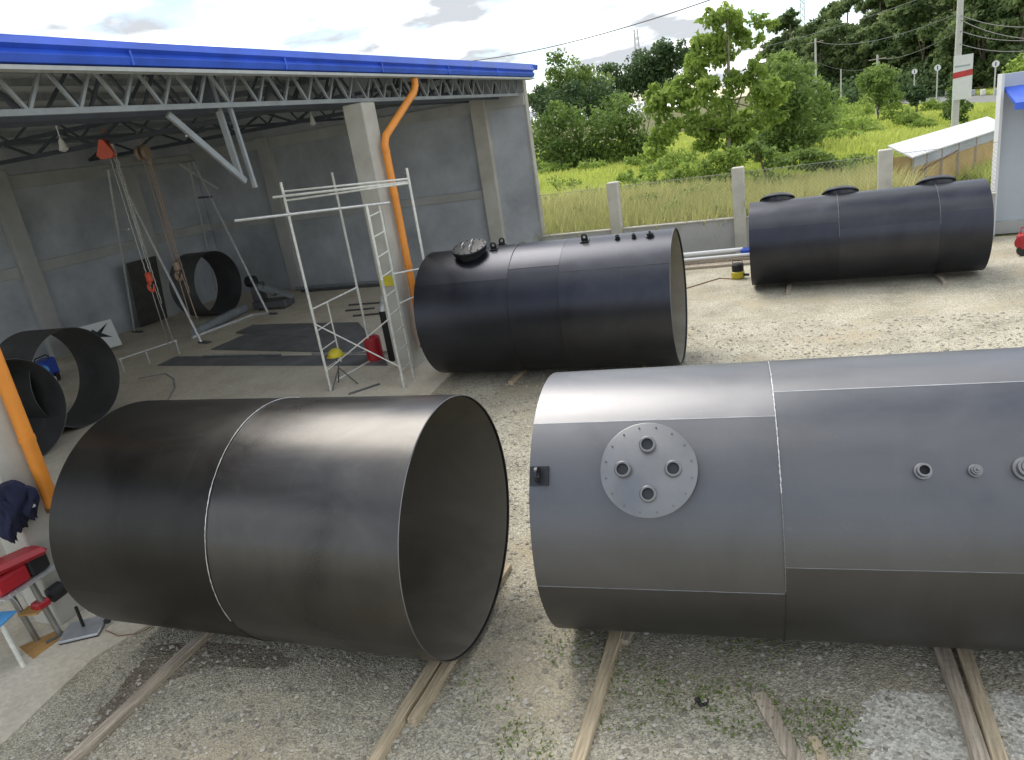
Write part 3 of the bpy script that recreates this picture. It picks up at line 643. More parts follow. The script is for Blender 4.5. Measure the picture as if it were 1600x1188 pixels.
# ------------------------------------------------------------------ chain hoists
def hoist(label, X, Y, zt, hook_z, m_, end_z, tri, chain_m):
    h = thing('chain_hoist', label, 'chain hoist', (X, Y, zt), 'chain hoists hanging from the roof truss')
    MB().tube([(X, Y, zt + .35), (X, Y, zt + .1)], .02, 6).build('top_hook', m_, h)
    if tri:
        MB().prism([(-.2, -.2), (-.12, -.3), (.14, -.3), (.2, -.18), (.04, .12), (-.04, .12)], frame((X, Y - .07, zt), (.35, -.9, 0)), .14).build('body', m_, h)
        MB().lathe([(.13, 0), (.13, .06), (.03, .07)], frame((X + .04, Y - .09, zt - .16), (.35, -.9, 0)), 20).build('chain_wheel', m_, h)
        MB().box((X + .17, Y - .02, zt - .1), (.05, .05, .3), rz=.3).build('side_plate', 'galvanised', h)
    else:
        for s_ in (-.1, .1): MB().lathe([(.02, -.05), (.15, -.045), (.17, 0), (.15, .045), (.02, .05)], frame((X + s_, Y, zt - .1), (1, .3, 0)), 22).build('body', m_, h)
    for ox, oy, z1 in ((-.05, 0, hook_z + .1), (.05, .03, hook_z + .1), (.13, .02, hook_z - .6), (-.02, .12, hook_z + .8)):
        n = 34; z0 = zt - .22; lk = MB()
        for i in range(n):
            a = z0 + (z1 - z0) * i / n; b2 = z0 + (z1 - z0) * (i + .92) / n; x0 = X + ox + .006 * (-1) ** i
            lk.tube([(x0, Y + oy, a), (x0 + .004, Y + oy, b2)], .014, 5)
        lk.build('chain', chain_m, h)
    MB().box((X, Y, hook_z + .08), (.15, .12, .24), bev=.03).build('hook_block', m_, h)
    pts = [(X + .085 * math.cos(R(a)), Y - .02, hook_z - .16 + .095 * math.sin(R(a))) for a in range(80, 400, 20)]
    MB().tube(pts, [.038] * 12 + [.032, .025, .02, .012][:len(pts) - 12], 8).build('hook', m_, h)
    if end_z is not None:
        for ox in (-.06, .1): MB().tube([(X + ox * .8, Y, hook_z - .1), (X + ox * 1.3, Y + .02, end_z)], .013, 6).build('sling', chain_m, h)
hoist('bright orange-red chain hoist hanging left of the other hoist', -14.95, 13.25, 5.55, 2.35, 'hoist_red', .5, True, 'chain_steel')
hoist('brownish chain hoist with round body right of the orange one', -14.02, 13.3, 5.35, 2.55, 'chain_rust', 1.3, False, 'chain_rust')

# ------------------------------------------------------------------ tripod lifting gantry
gn = thing('lifting_gantry', 'thin tube lifting gantry with two leaning leg frames before back wall', 'gantry', (-18.6, 18, 0))
def gl(a, b, r=.035, name='leg', m_='galvanised'): MB().tube([a, b], r, 8).build(name, m_, gn)
ap1 = Vector((-18.6, 16.5, 5.15)); ap2 = Vector((-18.6, 19.55, 5.05))
gl(ap1, (-16.42, 15.65, .03)); gl(ap1 + Vector((-.3, 0, 0)), (-20.9, 17.3, .03)); gl(ap2, (-16.42, 18.7, .03)); gl(ap2 + Vector((-.2, 0, 0)), (-20.6, 21.0, .03))
gl(ap1 + Vector((0, -.4, .02)), ap2 + Vector((0, .1, .02)), .03, 'top_beam', 'truss_steel')
gl((-19.4, 16.75, 3.4), (-19.0, 16.65, 3.4), .03, 'brace'); gl(ap2 + Vector((-.25, -.35, .0)), (-18.2, 19.9, 4.1), .03, 'brace'); gl((-19.4, 20.2, 3.9), (-18.0, 19.3, 3.9), .03, 'brace', 'dark_truss')
for p in ((-16.42, 15.65), (-16.42, 18.7), (-20.9, 17.3), (-20.6, 21.0)): MB().box((p[0] + .12, p[1], .035), (.5, .14, .045), rz=-.2, bev=.01).build('foot', 'plate_steel', gn)

# ------------------------------------------------------------------ plates, bars, pipes on the workshop floor
FZ = .012
def flat(name, label, cat, px, th, m_, z=FZ, group=None):
    pts = [G(x, y, z) for x, y in px]; c = sum(pts, Vector()) / len(pts); c.z = z
    o = MB().prism([(p.x - c.x, p.y - c.y) for p in pts], Matrix.Identity(4), th).build(name, m_); o.location = c
    return tag(o, label, cat, group)
flat('steel_plate', 'large dark steel plate lying on the workshop floor behind the scaffold', 'steel plate', [(330, 547), (420, 508), (560, 505), (590, 540), (560, 552)], .03, 'floor_plate')
flat('steel_plate', 'smaller dark plate on top of the large floor plate', 'steel plate', [(368, 520), (395, 508), (480, 506), (500, 528)], .012, 'floor_plate', FZ + .031)
flat('steel_strip', 'long flat dark strip in front of the large floor plate', 'steel strip', [(246, 572), (275, 558), (600, 556), (606, 572)], .02, 'floor_plate')
def rod(name, label, cat, pts, r, m_, group=None, n=8):
    pts = [Vector(p) for p in pts]; c = pts[0].copy()
    o = MB().tube([p - c for p in pts], r, n).build(name, m_); o.location = c; return tag(o, label, cat, group)
def gp(x, y, z): return G(x, y, z)
rod('channel_bar', 'pale bright bar along the front edge of the large plate', 'steel bar', [gp(318, 556, .06), gp(440, 554, .06)], .03, 'aluminium', n=4)
rod('channel_bar', 'second pale bar beside the yellow helmet stand', 'steel bar', [gp(488, 553, .06), gp(606, 551, .06)], .03, 'aluminium', n=4)
rod('steel_bar', 'dark offcut bar lying in front of scaffold foot', 'steel bar', [gp(545, 616, .03), gp(593, 600, .03)], .022, 'plate_steel', n=6)
rod('steel_bar', 'pale angle bar lying across between the scaffold feet', 'steel bar', [gp(527, 594, .03), gp(583, 562, .03)], .03, 'scaffold_paint', n=4)
rod('steel_pipe', 'thick grey pipe lying before the corner ring', 'pipe', [gp(304, 520, .16), gp(382, 482, .16)], .15, 'truss_steel', n=18)
rod('steel_pipe', 'thin pale pipe lying in front of thick grey pipe', 'pipe', [gp(300, 528, .06), gp(395, 492, .06), gp(420, 490, .05)], .05, 'galvanised', n=10)
rod('steel_pipe', 'long grey pipe along foot of end wall', 'pipe', [(-17.9, 22.2, .09), (-9.9, 22.2, .09)], .075, 'truss_steel', n=10)
rod('steel_pipe', 'dark pipe in front of the long grey wall pipe', 'pipe', [(-17.4, 21.85, .07), (-11.2, 21.95, .07)], .055, 'plate_steel', n=10)
for i, (x0, x1, yy) in enumerate(((545, 600, 477), (540, 585, 486), (552, 602, 494))):
    rod('flat_bar', ('uppermost of three dark bars behind scaffold strut', 'middle of three dark bars behind scaffold strut', 'lowest of three dark bars behind scaffold strut')[i], 'steel bar', [gp(x0, yy, .03), gp(x1, yy - 4, .03)], .035, 'plate_steel', n=4)
rod('cable', 'thin grey cable curling over the workshop floor', 'cable', [gp(215, 592, .025), gp(235, 588, .025), gp(258, 584, .025), gp(272, 592, .025), gp(274, 606, .025), gp(264, 622, .025), gp(258, 640, .025)], .012, 'truss_steel')
# rail stand
rs = thing('pipe_stand', 'thin low rail stand behind the standing ring', 'rail stand', G(230, 550))
pa, pb = gp(186, 562, .35), gp(276, 532, .4)
MB().tube([pa, pb], .022, 8).build('rail', 'galvanised', rs)
for f in (.02, .45, .98): q = pa.lerp(pb, f); MB().tube([q, (q.x, q.y, .012)], .018, 8).build('leg', 'galvanised', rs)
# brown board and banner
lb = MB().box((0, 0, 0), (.05, 1.2, 2.2), M=Matrix.Rotation(R(8), 4, 'Y')).build('leaning_board', 'dark_board'); lb.location = (-20.9, 18.3, 1.16); tag(lb, 'tall dark brown board leaning by the back wall', 'board')
bn = thing('printed_banner', 'white banner with black cross-shaped mark leaning near the back wall', 'banner', (-19.75, 14.9, 0))
Mb = frame((-19.75, 14.95, .52), (.92, -.38, .38))
MB().prism([(-.62, -.42), (.62, -.42), (.62, .42), (-.62, .42)], Mb, .02).build('panel', 'white_panel', bn)
sh = MB(); T_ = Mb @ Matrix.Translation((0, 0, .0215))
for poly in ([(-.1, .1), (.02, .26), (.12, .14), (.5, .34), (.22, .08), (.46, -.12), (.12, -.02), (0.02, -.36), (-.04, -.02)], [(-.5, -.2), (-.36, .06), (-.22, -.22), (-.28, -.24), (-.36, -.1), (-.44, -.24)], [(-.2, -.24), (-.2, -.02), (-.13, -.02), (-.12, -.24)]):
    sh.prism(poly, T_, .004)
sh.build('printed_mark', 'ink', bn)
# steel bench behind the banner that it leans on
bk = thing('work_stand', 'low grey steel stand carrying the leaning banner', 'stand', (-20.2, 15.2, 0))
MB().box((-20.25, 15.3, .62), (.5, 1.0, .05)).build('top', 'truss_steel', bk)
for dx_ in (-.2, .2):
    for dy_ in (-.42, .42): MB().box((-20.25 + dx_, 15.3 + dy_, .305), (.05, .05, .59)).build('leg', 'truss_steel', bk)
# blue welding machine seen through the ring
q = G(78, 598); wm = thing('welding_machine', 'blue welding machine on the floor seen through the steel ring', 'machine', (q.x, q.y, 0))
MB().box((q.x, q.y, .38), (.42, .62, .5), rz=.5, bev=.05).build('housing', 'machine_blue', wm)
MB().lathe([(.12, 0), (.12, .02), (.02, .025)], frame((q.x + .26, q.y - .2, .42), (.8, -.5, 0)), 20).build('fan_grille', 'tray_blue', wm)
MB().tube([(q.x + .05, q.y - .25, .63), (q.x + .05, q.y - .2, .72), (q.x - .05, q.y + .2, .72), (q.x - .05, q.y + .25, .63)], .018, 6).build('handle', 'black_rubber', wm)
for s_ in (-1, 1): MB().lathe([(.02, -.03), (.12, -.03), (.12, .03), (.02, .03)], frame((q.x + s_ * .22, q.y + .1 * s_, .13), (.88, .48, 0)), 20).build('wheel', 'black_rubber', wm)
q = G(84, 607); wb = MB().lathe([(.10, 0), (.14, .1), (.14, .26), (.09, .3), (.001, .3)], Matrix.Identity(4), 16).build('white_bucket', 'white_panel'); wb.location = (q.x, q.y, .012); tag(wb, 'small white container in front of the blue welding machine', 'container')
# plate-bending machine
q = G(430, 482); bmn = thing('roller_machine', 'dark scrap-looking roller machine near the end wall pilaster', 'machine', (q.x, q.y, 0))
MB().box((q.x, q.y, .2), (1.3, .6, .25), rz=.1, bev=.03).build('base', 'plate_steel', bmn)
MB().box((q.x - .6, q.y + .1, .55), (.28, .5, .7), rz=.1, bev=.03).build('side_frame', 'plate_steel', bmn)
MB().tube([(q.x - .7, q.y, .85), (q.x + .1, q.y + .1, .5)], .11, 16).build('roller', 'truss_steel', bmn)
MB().bar((q.x - .2, q.y, .75), (q.x + .75, q.y + .1, .35), .14, .12).build('arm', 'truss_steel', bmn)
MB().lathe([(.18, -.15), (.2, 0), (.18, .15)], frame((q.x - .62, q.y - .1, 1.0), (1, .1, 0)), 20).build('motor', 'black_rubber', bmn)
for dx_ in (-.45, .45): MB().box((q.x + dx_, q.y, .045), (.12, .5, .07), rz=.1).build('foot', 'plate_steel', bmn)
# gas cylinders, red cylinder, helmet stand by the scaffold
def bottle(name, label, x, y, r, h, m_, ms, cat, cap=True, group=None):
    t = thing(name, label, cat, (x, y, .012), group); M0 = Matrix.Translation((x, y, .012))
    MB().lathe([(r * .9, 0), (r, .02), (r, h * .82)], M0, 24).build('body', m_, t)
    MB().lathe([(r, h * .82), (r * .93, h * .88), (r * .6, h * .94), (r * .3, h * .965)], M0, 24).build('shoulder', ms, t)
    MB().lathe([(r * .28, h * .96), (r * .22, h), (r * .3, h * 1.005), (r * .3, h * 1.04), (r * .05, h * 1.05)], M0, 14).build('valve', 'galvanised', t)
    MB().tube([(x - r * .5, y, .012 + h * 1.0), (x + r * .5, y, .012 + h * 1.0)], .015, 6).build('valve_outlet', 'galvanised', t)
q = G(617, 563)
bottle('gas_cylinder', 'tall black gas cylinder with silver shoulder by the column', q.x, q.y, .13, 1.42, 'black_rubber', 'galvanised', 'gas cylinder', group='gas cylinders by the column')
bottle('gas_cylinder', 'plain black gas cylinder half hidden behind the silver-shouldered one', q.x + .14, q.y + .32, .12, 1.45, 'black_rubber', 'black_rubber', 'gas cylinder', group='gas cylinders by the column')
q = G(588, 563); bottle('red_cylinder', 'short red pressure cylinder behind the scaffold braces', q.x, q.y, .19, .62, 'machine_red', 'machine_red', 'cylinder')
q = G(536, 604); st = thing('tripod_stand', 'thin dark pipe stand carrying the yellow helmet inside the scaffold', 'stand', (q.x, q.y, .012))
for a in (20, 140, 260): MB().tube([(q.x + .32 * math.cos(R(a)), q.y + .32 * math.sin(R(a)), .012), (q.x, q.y, .42), (q.x, q.y, .66)], .014, 6).build('leg', 'plate_steel', st)
MB().lathe([(.12, 0), (.12, .02)], Matrix.Translation((q.x, q.y, .655)), 16).build('head_plate', 'plate_steel', st)
hl = thing('hard_hat', 'yellow hard hat on the thin dark stand', 'hard hat', (q.x, q.y, .676))
MB().lathe([(.155, 0), (.15, .05), (.125, .11), (.07, .15), (.001, .16)], Matrix.Translation((q.x, q.y, .676)), 20).build('dome', 'machine_yellow', hl)
MB().lathe([(.12, .012), (.19, .004), (.19, -.004), (.12, -.001)], Matrix.Translation((q.x, q.y, .68)), 20).build('brim', 'machine_yellow', hl)
ys_ = MB().box((0, 0, 0), (.36, .02, .22), bev=.004).build('yellow_board', 'machine_yellow'); ys_.location = (-8.1, 12.936, 1.95); tag(ys_, 'small yellow board fixed low on the middle column', 'board')

# ------------------------------------------------------------------ near column: jacket, drill stand, tray, scale
def cloth(name, label, c, w_, h_, d_, m_):
    b = MB(); n = 26; k = 20; vs = []; fs = []
    for i in range(k):
        t = i / (k - 1)
        for j in range(n):
            a = 2 * math.pi * j / n; r = 1 + .16 * math.sin(3 * a + 5 * t) + .12 * math.sin(7 * a - 3 * t) + .07 * math.sin(11 * a + 9 * t)
            wv = (.35 + .75 * math.sin(math.pi * min(1, .12 + t * .8))) * (1.0 if t < .85 else .75)
            vs.append((c[0] + d_ * r * wv * .5 * math.cos(a), c[1] + w_ * r * wv * .5 * math.sin(a) + .04 * math.sin(6 * t), c[2] + h_ / 2 - h_ * t + .05 * math.sin(3 * a) * t))
    for i in range(k - 1): fs += [(i * n + j, i * n + (j + 1) % n, (i + 1) * n + (j + 1) % n, (i + 1) * n + j) for j in range(n)]
    fs += [tuple(range(n - 1, -1, -1)), tuple(range((k - 1) * n, k * n))]
    return b.add(vs, fs)
jk = thing('work_jacket', 'dark navy work jacket hanging on the near column', 'jacket', (-7.78, 4.30, 1.3))
cloth('j', '', (-7.76, 4.33, 1.58), .34, .5, .2, None).build('body', 'navy_cloth', jk, sharp=80)
cloth('j', '', (-7.72, 4.20, 1.48), .16, .42, .14, None).build('sleeve', 'navy_cloth', jk, sharp=80)
cloth('j', '', (-7.70, 4.46, 1.56), .16, .34, .14, None).build('sleeve', 'navy_cloth', jk, sharp=80)
MB().box((-7.63, 4.44, 1.52), (.02, .05, .025)).build('label_patch', 'white_panel', jk)
dr = thing('pipe_machine', 'red and black machine on steel legs by the near column', 'machine', (-7.8, 4.0, 0))
Mr = Matrix.Rotation(R(14), 4, 'X')
MB().box((-7.80, 4.12, 1.03), (.30, .66, .10), bev=.045, M=Matrix.Rotation(R(-8), 4, 'X')).build('top_cover', 'machine_red', dr)
MB().box((-7.80, 4.02, .88), (.24, .36, .2), bev=.03).build('gear_housing', 'machine_red', dr)
MB().box((-7.80, 4.32, .90), (.22, .22, .22), bev=.02).build('motor', 'black_rubber', dr)
MB().box((-7.78, 4.15, .765), (.3, .62, .02)).build('bed_plate', 'galvanised', dr)
for p in ((-7.72, 4.18), (-7.92, 4.05)): MB().tube([(p[0], p[1], .76), (p[0] + .02, p[1] + .06, .012)], .032, 14).build('leg', 'chain_steel', dr)
MB().box((-7.74, 4.2, .45), (.14, .16, .09), bev=.02).build('clamp_collar', 'machine_red', dr)
MB().lathe([(.03, -.1), (.09, -.08), (.09, .06), (.05, .1)], frame((-7.74, 4.40, .47), (.1, 1, .1)), 14).build('drive_motor', 'black_rubber', dr)
for k in range(2): MB().tube([(-7.64, 3.9 + .07 * k, .8), (-7.6, 3.92 + .07 * k, .70), (-7.62, 3.94 + .07 * k, .58)], .006, 5).build('hose', 'aluminium', dr)
sd_ = thing('blue_stand', 'light blue tray on a pale steel leg at the left picture edge', 'stand', (-7.8, 3.7, 0))
MB().box((-7.78, 3.70, .56), (.30, .40, .03), bev=.006, rz=.3).build('tray', 'tray_blue', sd_)
for p in ((-7.66, 3.74), (-7.86, 3.56), (-7.88, 3.84)): MB().tube([(p[0], p[1], .545), (p[0] + .02, p[1] + .02, .012)], .026, 12).build('leg', 'scaffold_paint', sd_)
MB().box((-7.78, 4.12, .42), (.22, .16, .02), rz=.3).build('side_tray', 'cardboard', sd_)
flat('cardboard_sheet', 'orange-brown cardboard sheet lying on floor under the red machine', 'cardboard', [(30, 1012), (92, 985), (106, 990), (52, 1030)], .01, 'cardboard')
rod('iron_bar', 'short dark bar lying across the cardboard sheet', 'steel bar', [gp(72, 1004, .035), gp(99, 990, .035)], .014, 'plate_steel')
ps = thing('floor_scale', 'low silver platform scale with thin black post on the floor', 'scale', G(133, 985))
c = G(133, 988); MB().box((c.x, c.y, .045), (.42, .36, .03), rz=.55, bev=.006).build('platform', 'aluminium', ps)
MB().box((c.x, c.y, .022), (.40, .34, .018), rz=.55).build('base', 'black_rubber', ps)
MB().box((c.x - .02, c.y + .02, .19), (.025, .025, .26)).build('post', 'black_rubber', ps)
c2 = c + Vector((.24, .16, 0)); MB().box((c2.x - .03, c2.y - .02, .07), (.07, .05, .05), rz=.4, bev=.01).build('display_box', 'black_rubber', ps)
rod('cable', 'thin reddish cable from the floor scale under left tank', 'cable', [gp(165, 985, .02), gp(185, 994, .02), gp(215, 990, .02), gp(240, 978, .02)], .005, 'rust')

# ------------------------------------------------------------------ boundary fence
fc = thing('boundary_fence', 'low grey wall with concrete posts and chain-link mesh behind the tanks', 'fence', (-2, 22.5, 0))
PX = [-5.5, -1.84, 1.93]
edges = [-7.95] + [x for p in PX for x in (p - .17, p + .17)] + [4.5]
for a, b_ in zip(edges[0::2], edges[1::2]):
    MB().box(((a + b_) / 2, 22.5, .565), (b_ - a, .15, 1.13)).build('low_wall', 'wall_block', fc)
    MB().box(((a + b_) / 2, 22.48, 1.145), (b_ - a, .19, .03)).build('wall_cap', 'fence_concrete', fc)
    cw = MB(); H0, H1 = 1.17, 2.42; h = H1 - H0; st_ = .11; Ln = b_ - a
    i = -h
    while i < Ln:
        for sg in (1, -1):
            u0, u1 = max(0, i), min(Ln, i + h)
            if u1 > u0:
                z0, z1 = H0 + (u0 - i), H0 + (u1 - i)
                if sg < 0: p0, p1 = (b_ - u0, z0), (b_ - u1, z1)
                else: p0, p1 = (a + u0, z0), (a + u1, z1)
                cw.tube([(p0[0], 22.5 + sg * .004, p0[1]), (p1[0], 22.5 + sg * .004, p1[1])], 0.0026, 3, cap=False)
        i += st_
    for z in (H0 + .01, H1): cw.tube([(a, 22.5, z), (b_, 22.5, z)], .006, 4)
    o = cw.build('chain_link_mesh', 'mesh_wire', fc); o['kind'] = 'stuff'
for i, x in enumerate(PX): MB().box((x, 22.48, 1.285), (.34, .32, 2.57), bev=.02).build('post', 'fence_concrete', fc)

# building at the right edge
sb = thing('side_building', 'pale blue-grey building wall with blue eave at right edge', 'building', (7, 23, 0))
MB().box((8.6, 23.05, 2.02), (8.1, .3, 3.98)).build('wall', 'pale_wall', sb)
MB().box((8.6, 22.98, .17), (8.14, .34, .33)).build('plinth', 'wall_block', sb)
MB().add([(4.62, 21.6, 3.28), (12, 21.6, 3.28), (12, 22.895, 3.62), (4.62, 22.895, 3.62), (4.62, 21.6, 3.36), (12, 21.6, 3.36), (12, 22.895, 3.70), (4.62, 22.895, 3.70)], [(0, 1, 2, 3), (7, 6, 5, 4), (0, 4, 5, 1), (1, 5, 6, 2), (2, 6, 7, 3), (3, 7, 4, 0)]).build('eave', 'roof_blue', sb)
MB().box((8.3, 21.57, 3.28), (7.4, .06, .16)).build('fascia', 'roof_blue', sb)
MB().box((4.55, 22.92, 2.0), (.06, .5, 4.05)).build('corner_trim', 'white_panel', sb)

# things lying by the fence
rod('white_pipe', 'white plastic pipe lying along the fence wall', 'pipe', [(-4.2, 21.55, .34), (-1.75, 21.75, .34)], .06, 'white_panel', n=12)
rod('white_pipe', 'thin second pale pipe below the white plastic pipe', 'pipe', [(-4.3, 21.35, .22), (-1.0, 21.6, .22)], .045, 'white_panel', n=12)
for i, (y, z, wd) in enumerate(((21.45, .0, .3), (21.55, .085, .24), (21.15, 0., .14))):
    plank(('bottom wide board of the pile by the fence', 'upper board of the pile by the fence', 'front narrow board of the pile by the fence')[i], (-4.4, y - .1), (-1.3, y + .08), wd, .08, 'wood_old', z, 'boards piled by the fence')
bc = MB().box((0, 0, .1), (.5, .3, .2), bev=.03).build('blue_crate', 'machine_blue'); bc.location = (-1.55, 21.72, .17); tag(bc, 'small blue box on the board pile by the fence', 'box')
pm = thing('water_pump', 'small yellow and black pump on gravel beside far tank', 'pump', (-1.72, 19.6, 0))
MB().lathe([(.14, 0), (.17, .04), (.17, .17), (.14, .2)], Matrix.Translation((-1.72, 19.6, 0)), 20).build('base_housing', 'machine_yellow', pm)
MB().lathe([(.15, .2), (.15, .36), (.12, .4), (.001, .41)], Matrix.Translation((-1.72, 19.6, 0)), 20).build('motor', 'black_rubber', pm)
MB().tube([(-1.84, 19.6, .4), (-1.84, 19.6, .47), (-1.60, 19.6, .47), (-1.60, 19.6, .4)], .014, 6).build('handle', 'black_rubber', pm)
MB().tube([(-1.6, 19.55, .1), (-1.44, 19.5, .1)], .035, 10).build('outlet', 'black_rubber', pm)
rod('hose', 'thin brown hose snaking over the sandy ground by pump', 'hose', [(-1.85, 19.5, .012), (-2.2, 19.7, .012), (-2.6, 19.2, .012), (-3.0, 18.7, .012), (-3.5, 18.6, .012)], .014, 'rust')
q = G(1594, 397); rm = thing('red_machine', 'red machine on the ground at right edge by pale building', 'machine', (q.x, q.y, 0))
MB().box((q.x + .18, q.y, .3), (.5, .4, .36), bev=.06).build('housing', 'machine_red', rm)
MB().lathe([(.14, 0), (.16, .05), (.05, .07)], frame((q.x - .02, q.y - .21, .32), (-.2, -1, 0)), 20).build('cover', 'machine_red', rm)
for dx_ in (0, .36): MB().lathe([(.03, -.04), (.13, -.04), (.13, .04), (.03, .04)], frame((q.x + dx_, q.y - .22, .13), (0, 1, 0)), 18).build('wheel', 'black_rubber', rm)
MB().tube([(q.x - .02, q.y, .48), (q.x - .02, q.y, .62), (q.x + .38, q.y, .62), (q.x + .38, q.y, .48)], .018, 6).build('handle', 'machine_red', rm)

# ------------------------------------------------------------------ vegetation
def leaves(P_, Nn, size, aspect=.55, droop=.25):
    """quads with a fold: P_ centres (n,3), Nn outward directions"""
    n = len(P_); d = rng.normal(size=(n, 3)); d /= np.linalg.norm(d, axis=1)[:, None]
    d = d + Nn * .35; d[:, 2] -= droop; d /= np.linalg.norm(d, axis=1)[:, None]
    u = rng.normal(size=(n, 3)) + Nn * .5 + np.array([0, 0, .7]); u -= (u * d).sum(1)[:, None] * d; u /= np.linalg.norm(u, axis=1)[:, None]
    s = np.cross(d, u); ln = size * (.6 + .8 * rng.random(n)); wd = ln * aspect * .5
    V = np.empty((n, 4, 3)); V[:, 0] = P_ - d * (ln * .5)[:, None]; V[:, 2] = P_ + d * (ln * .5)[:, None] - u * (ln * .12)[:, None]
    V[:, 1] = P_ + s * wd[:, None] + u * (ln * .08)[:, None]; V[:, 3] = P_ - s * wd[:, None] + u * (ln * .08)[:, None]
    return V
def clump_leaves(clumps, n, size, aspect=.55, droop=.25, shell=.5):
    cl = np.array([c[:3] for c in clumps]); rd_ = np.array([c[3:6] for c in clumps]); w_ = rd_.prod(1) ** .67; w_ /= w_.sum()
    k = rng.choice(len(cl), n, p=w_); d = rng.normal(size=(n, 3)); d /= np.linalg.norm(d, axis=1)[:, None]
    r = rng.random(n) ** shell; r *= 1 + .22 * (rng.random(n) - .5)
    P_ = cl[k] + d * rd_[k] * r[:, None]
    ct = rng.random(len(cl)); tone = np.clip(.55 * ct[k] + .45 * rng.random(n), 0, 1)
    return leaves(P_, d, size, aspect, droop), tone
def crown_obj(name, clumps, n, size, m_, parent, **k):
    V, tone = clump_leaves(clumps, n, size, **k); off = np.array(parent_loc(parent)) if parent else 0
    Fa = np.arange(n * 4).reshape(n, 4)
    return rawmesh(name, V.reshape(-1, 3) - off, Fa, m_, tone, parent)
def sub(clumps, per, f=.45):
    """break each big clump into smaller ones on its surface so that the outline is uneven"""
    o = []
    for c in clumps:
        o.append((*c[:3], *[x * .72 for x in c[3:6]]))
        for _ in range(per):
            d = rng.normal(size=3); d /= np.linalg.norm(d); q = f * (.55 + .8 * rng.random())
            o.append((c[0] + d[0] * c[3] * .82, c[1] + d[1] * c[4] * .82, c[2] + d[2] * c[5] * .82, c[3] * q, c[4] * q, c[5] * q * .8))
    return o
def trunk(b, base, top, r0, r1, bend=.3, n=7):
    a = Vector(base); t = Vector(top); pts = []
    for i in range(n):
        f = i / (n - 1); p = a.lerp(t, f); p.x += bend * math.sin(f * 2.6) * .4; p.y += bend * math.sin(f * 3.7 + 1) * .25; pts.append(p)
    b.tube(pts, [r0 + (r1 - r0) * (i / (n - 1)) ** .8 for i in range(n)], 8); return pts
def tree(name, label, cat, base, clumps, n, size, m_, tr=.2, bark='bark', group=None, per=7, limbs=8, **k):
    t = thing(name, label, cat, base, group); b = MB()
    top = max(clumps, key=lambda c: c[2]); pts = trunk(b, base, (top[0], top[1], top[2]), tr, tr * .25)
    for c in random.sample(clumps, min(limbs, len(clumps))):
        f = random.uniform(.25, .75); i = int(f * (len(pts) - 1)); p = pts[i]; q = Vector(c[:3]); mid = p.lerp(q, .5) + Vector((0, 0, .08 * (q - p).length))
        b.tube([p, mid, q], [tr * .42, tr * .28, tr * .08], 6)
    b.build('trunk', bark, t); crown_obj('crown', sub(clumps, per), n, size, m_, t, **k); return t
def pxc(D, lst):
    """crown clumps given as photo px, py, radius px at distance D"""
    o = []
    for x, y, r in lst:
        p = AT(x, y, D + random.uniform(-1, 1) * r * D / F * .5); rr = r * D / F; o.append((p.x, p.y, p.z, rr, rr, rr * .9))
    return o
# the tall large-leaved tree in the middle of the field
b0 = AT(1135, 250, 42); b0.z = 0
tree('broadleaf_tree', 'tall large-leaved pale green tree standing alone in the field', 'tree', b0,
     pxc(42, [(1135, 18, 17), (1110, 32, 18), (1150, 36, 18), (1180, 32, 14), (1205, 40, 10), (1095, 62, 18), (1130, 66, 22), (1160, 66, 16), (1188, 58, 9), (1112, 92, 26), (1085, 114, 26), (1055, 140, 26), (1095, 150, 30), (1150, 128, 26), (1035, 172, 26), (1185, 152, 26), (1130, 180, 32), (1080, 190, 30), (1215, 140, 20), (1028, 146, 16), (1178, 108, 20), (1045, 210, 26), (1110, 222, 28), (1165, 200, 28), (1200, 185, 22), (1020, 232, 20), (1150, 232, 20)]),
     9500, .30, 'leaf_bright', .12, 'bark_pale', per=5, aspect=.6, droop=.7)
# shrubs and trees at the left end of the field
def shrub(name, label, D, lst, n, size, m_, group=None, base=None, **k):
    c = pxc(D, lst)
    if 'tree' not in name: c += [(q[0], q[1], q[2] * .35, q[3] * .95, q[4] * .95, max(q[2] * .4, .25)) for q in c]; k.setdefault('limbs', 0)
    b = Vector((c[0][0], c[0][1], 0)); return tree(name, label, 'shrub' if 'tree' not in name else 'tree', b, c, n, size, m_, .09, group=group, **k)
shrub('shrub', 'broad mid-green shrub thicket next to the shed end wall', 66, [(880, 205, 42), (930, 195, 45), (845, 215, 34), (970, 205, 40), (910, 225, 36), (860, 190, 30), (960, 180, 32), (1000, 215, 30)], 9000, .36, 'leaf_mid')
shrub('round_tree', 'pale feathery tree rising above the thicket by the shed', 100, [(890, 112, 34), (870, 135, 30), (915, 128, 30), (850, 150, 26), (935, 145, 26), (890, 150, 34)], 6000, .45, 'leaf_mid')
shrub('round_tree', 'dark round tree right behind the thicket', 92, [(885, 165, 34), (920, 160, 36), (860, 170, 28), (950, 165, 28), (840, 160, 24)], 5000, .45, 'leaf_dark')
shrub('round_tree', 'dark umbrella-shaped tree on the skyline left of the tall tree', 140, [(1000, 105, 34), (965, 118, 26), (1035, 92, 30), (1060, 88, 26), (985, 140, 28), (1030, 130, 34), (955, 140, 22), (1010, 125, 34), (1045, 110, 30)], 13000, .55, 'leaf_dark', per=4)
shrub('shrub', 'mid-green bush right of the tall field tree', 50, [(1215, 150, 32), (1240, 180, 34), (1205, 195, 34), (1260, 150, 26), (1230, 120, 24)], 5000, .30, 'leaf_mid')
shrub('shrub', 'bushy green tree clump under the first small pole', 64, [(1265, 150, 30), (1235, 110, 26), (1290, 165, 24), (1215, 105, 26), (1255, 185, 28)], 4500, .36, 'leaf_mid')
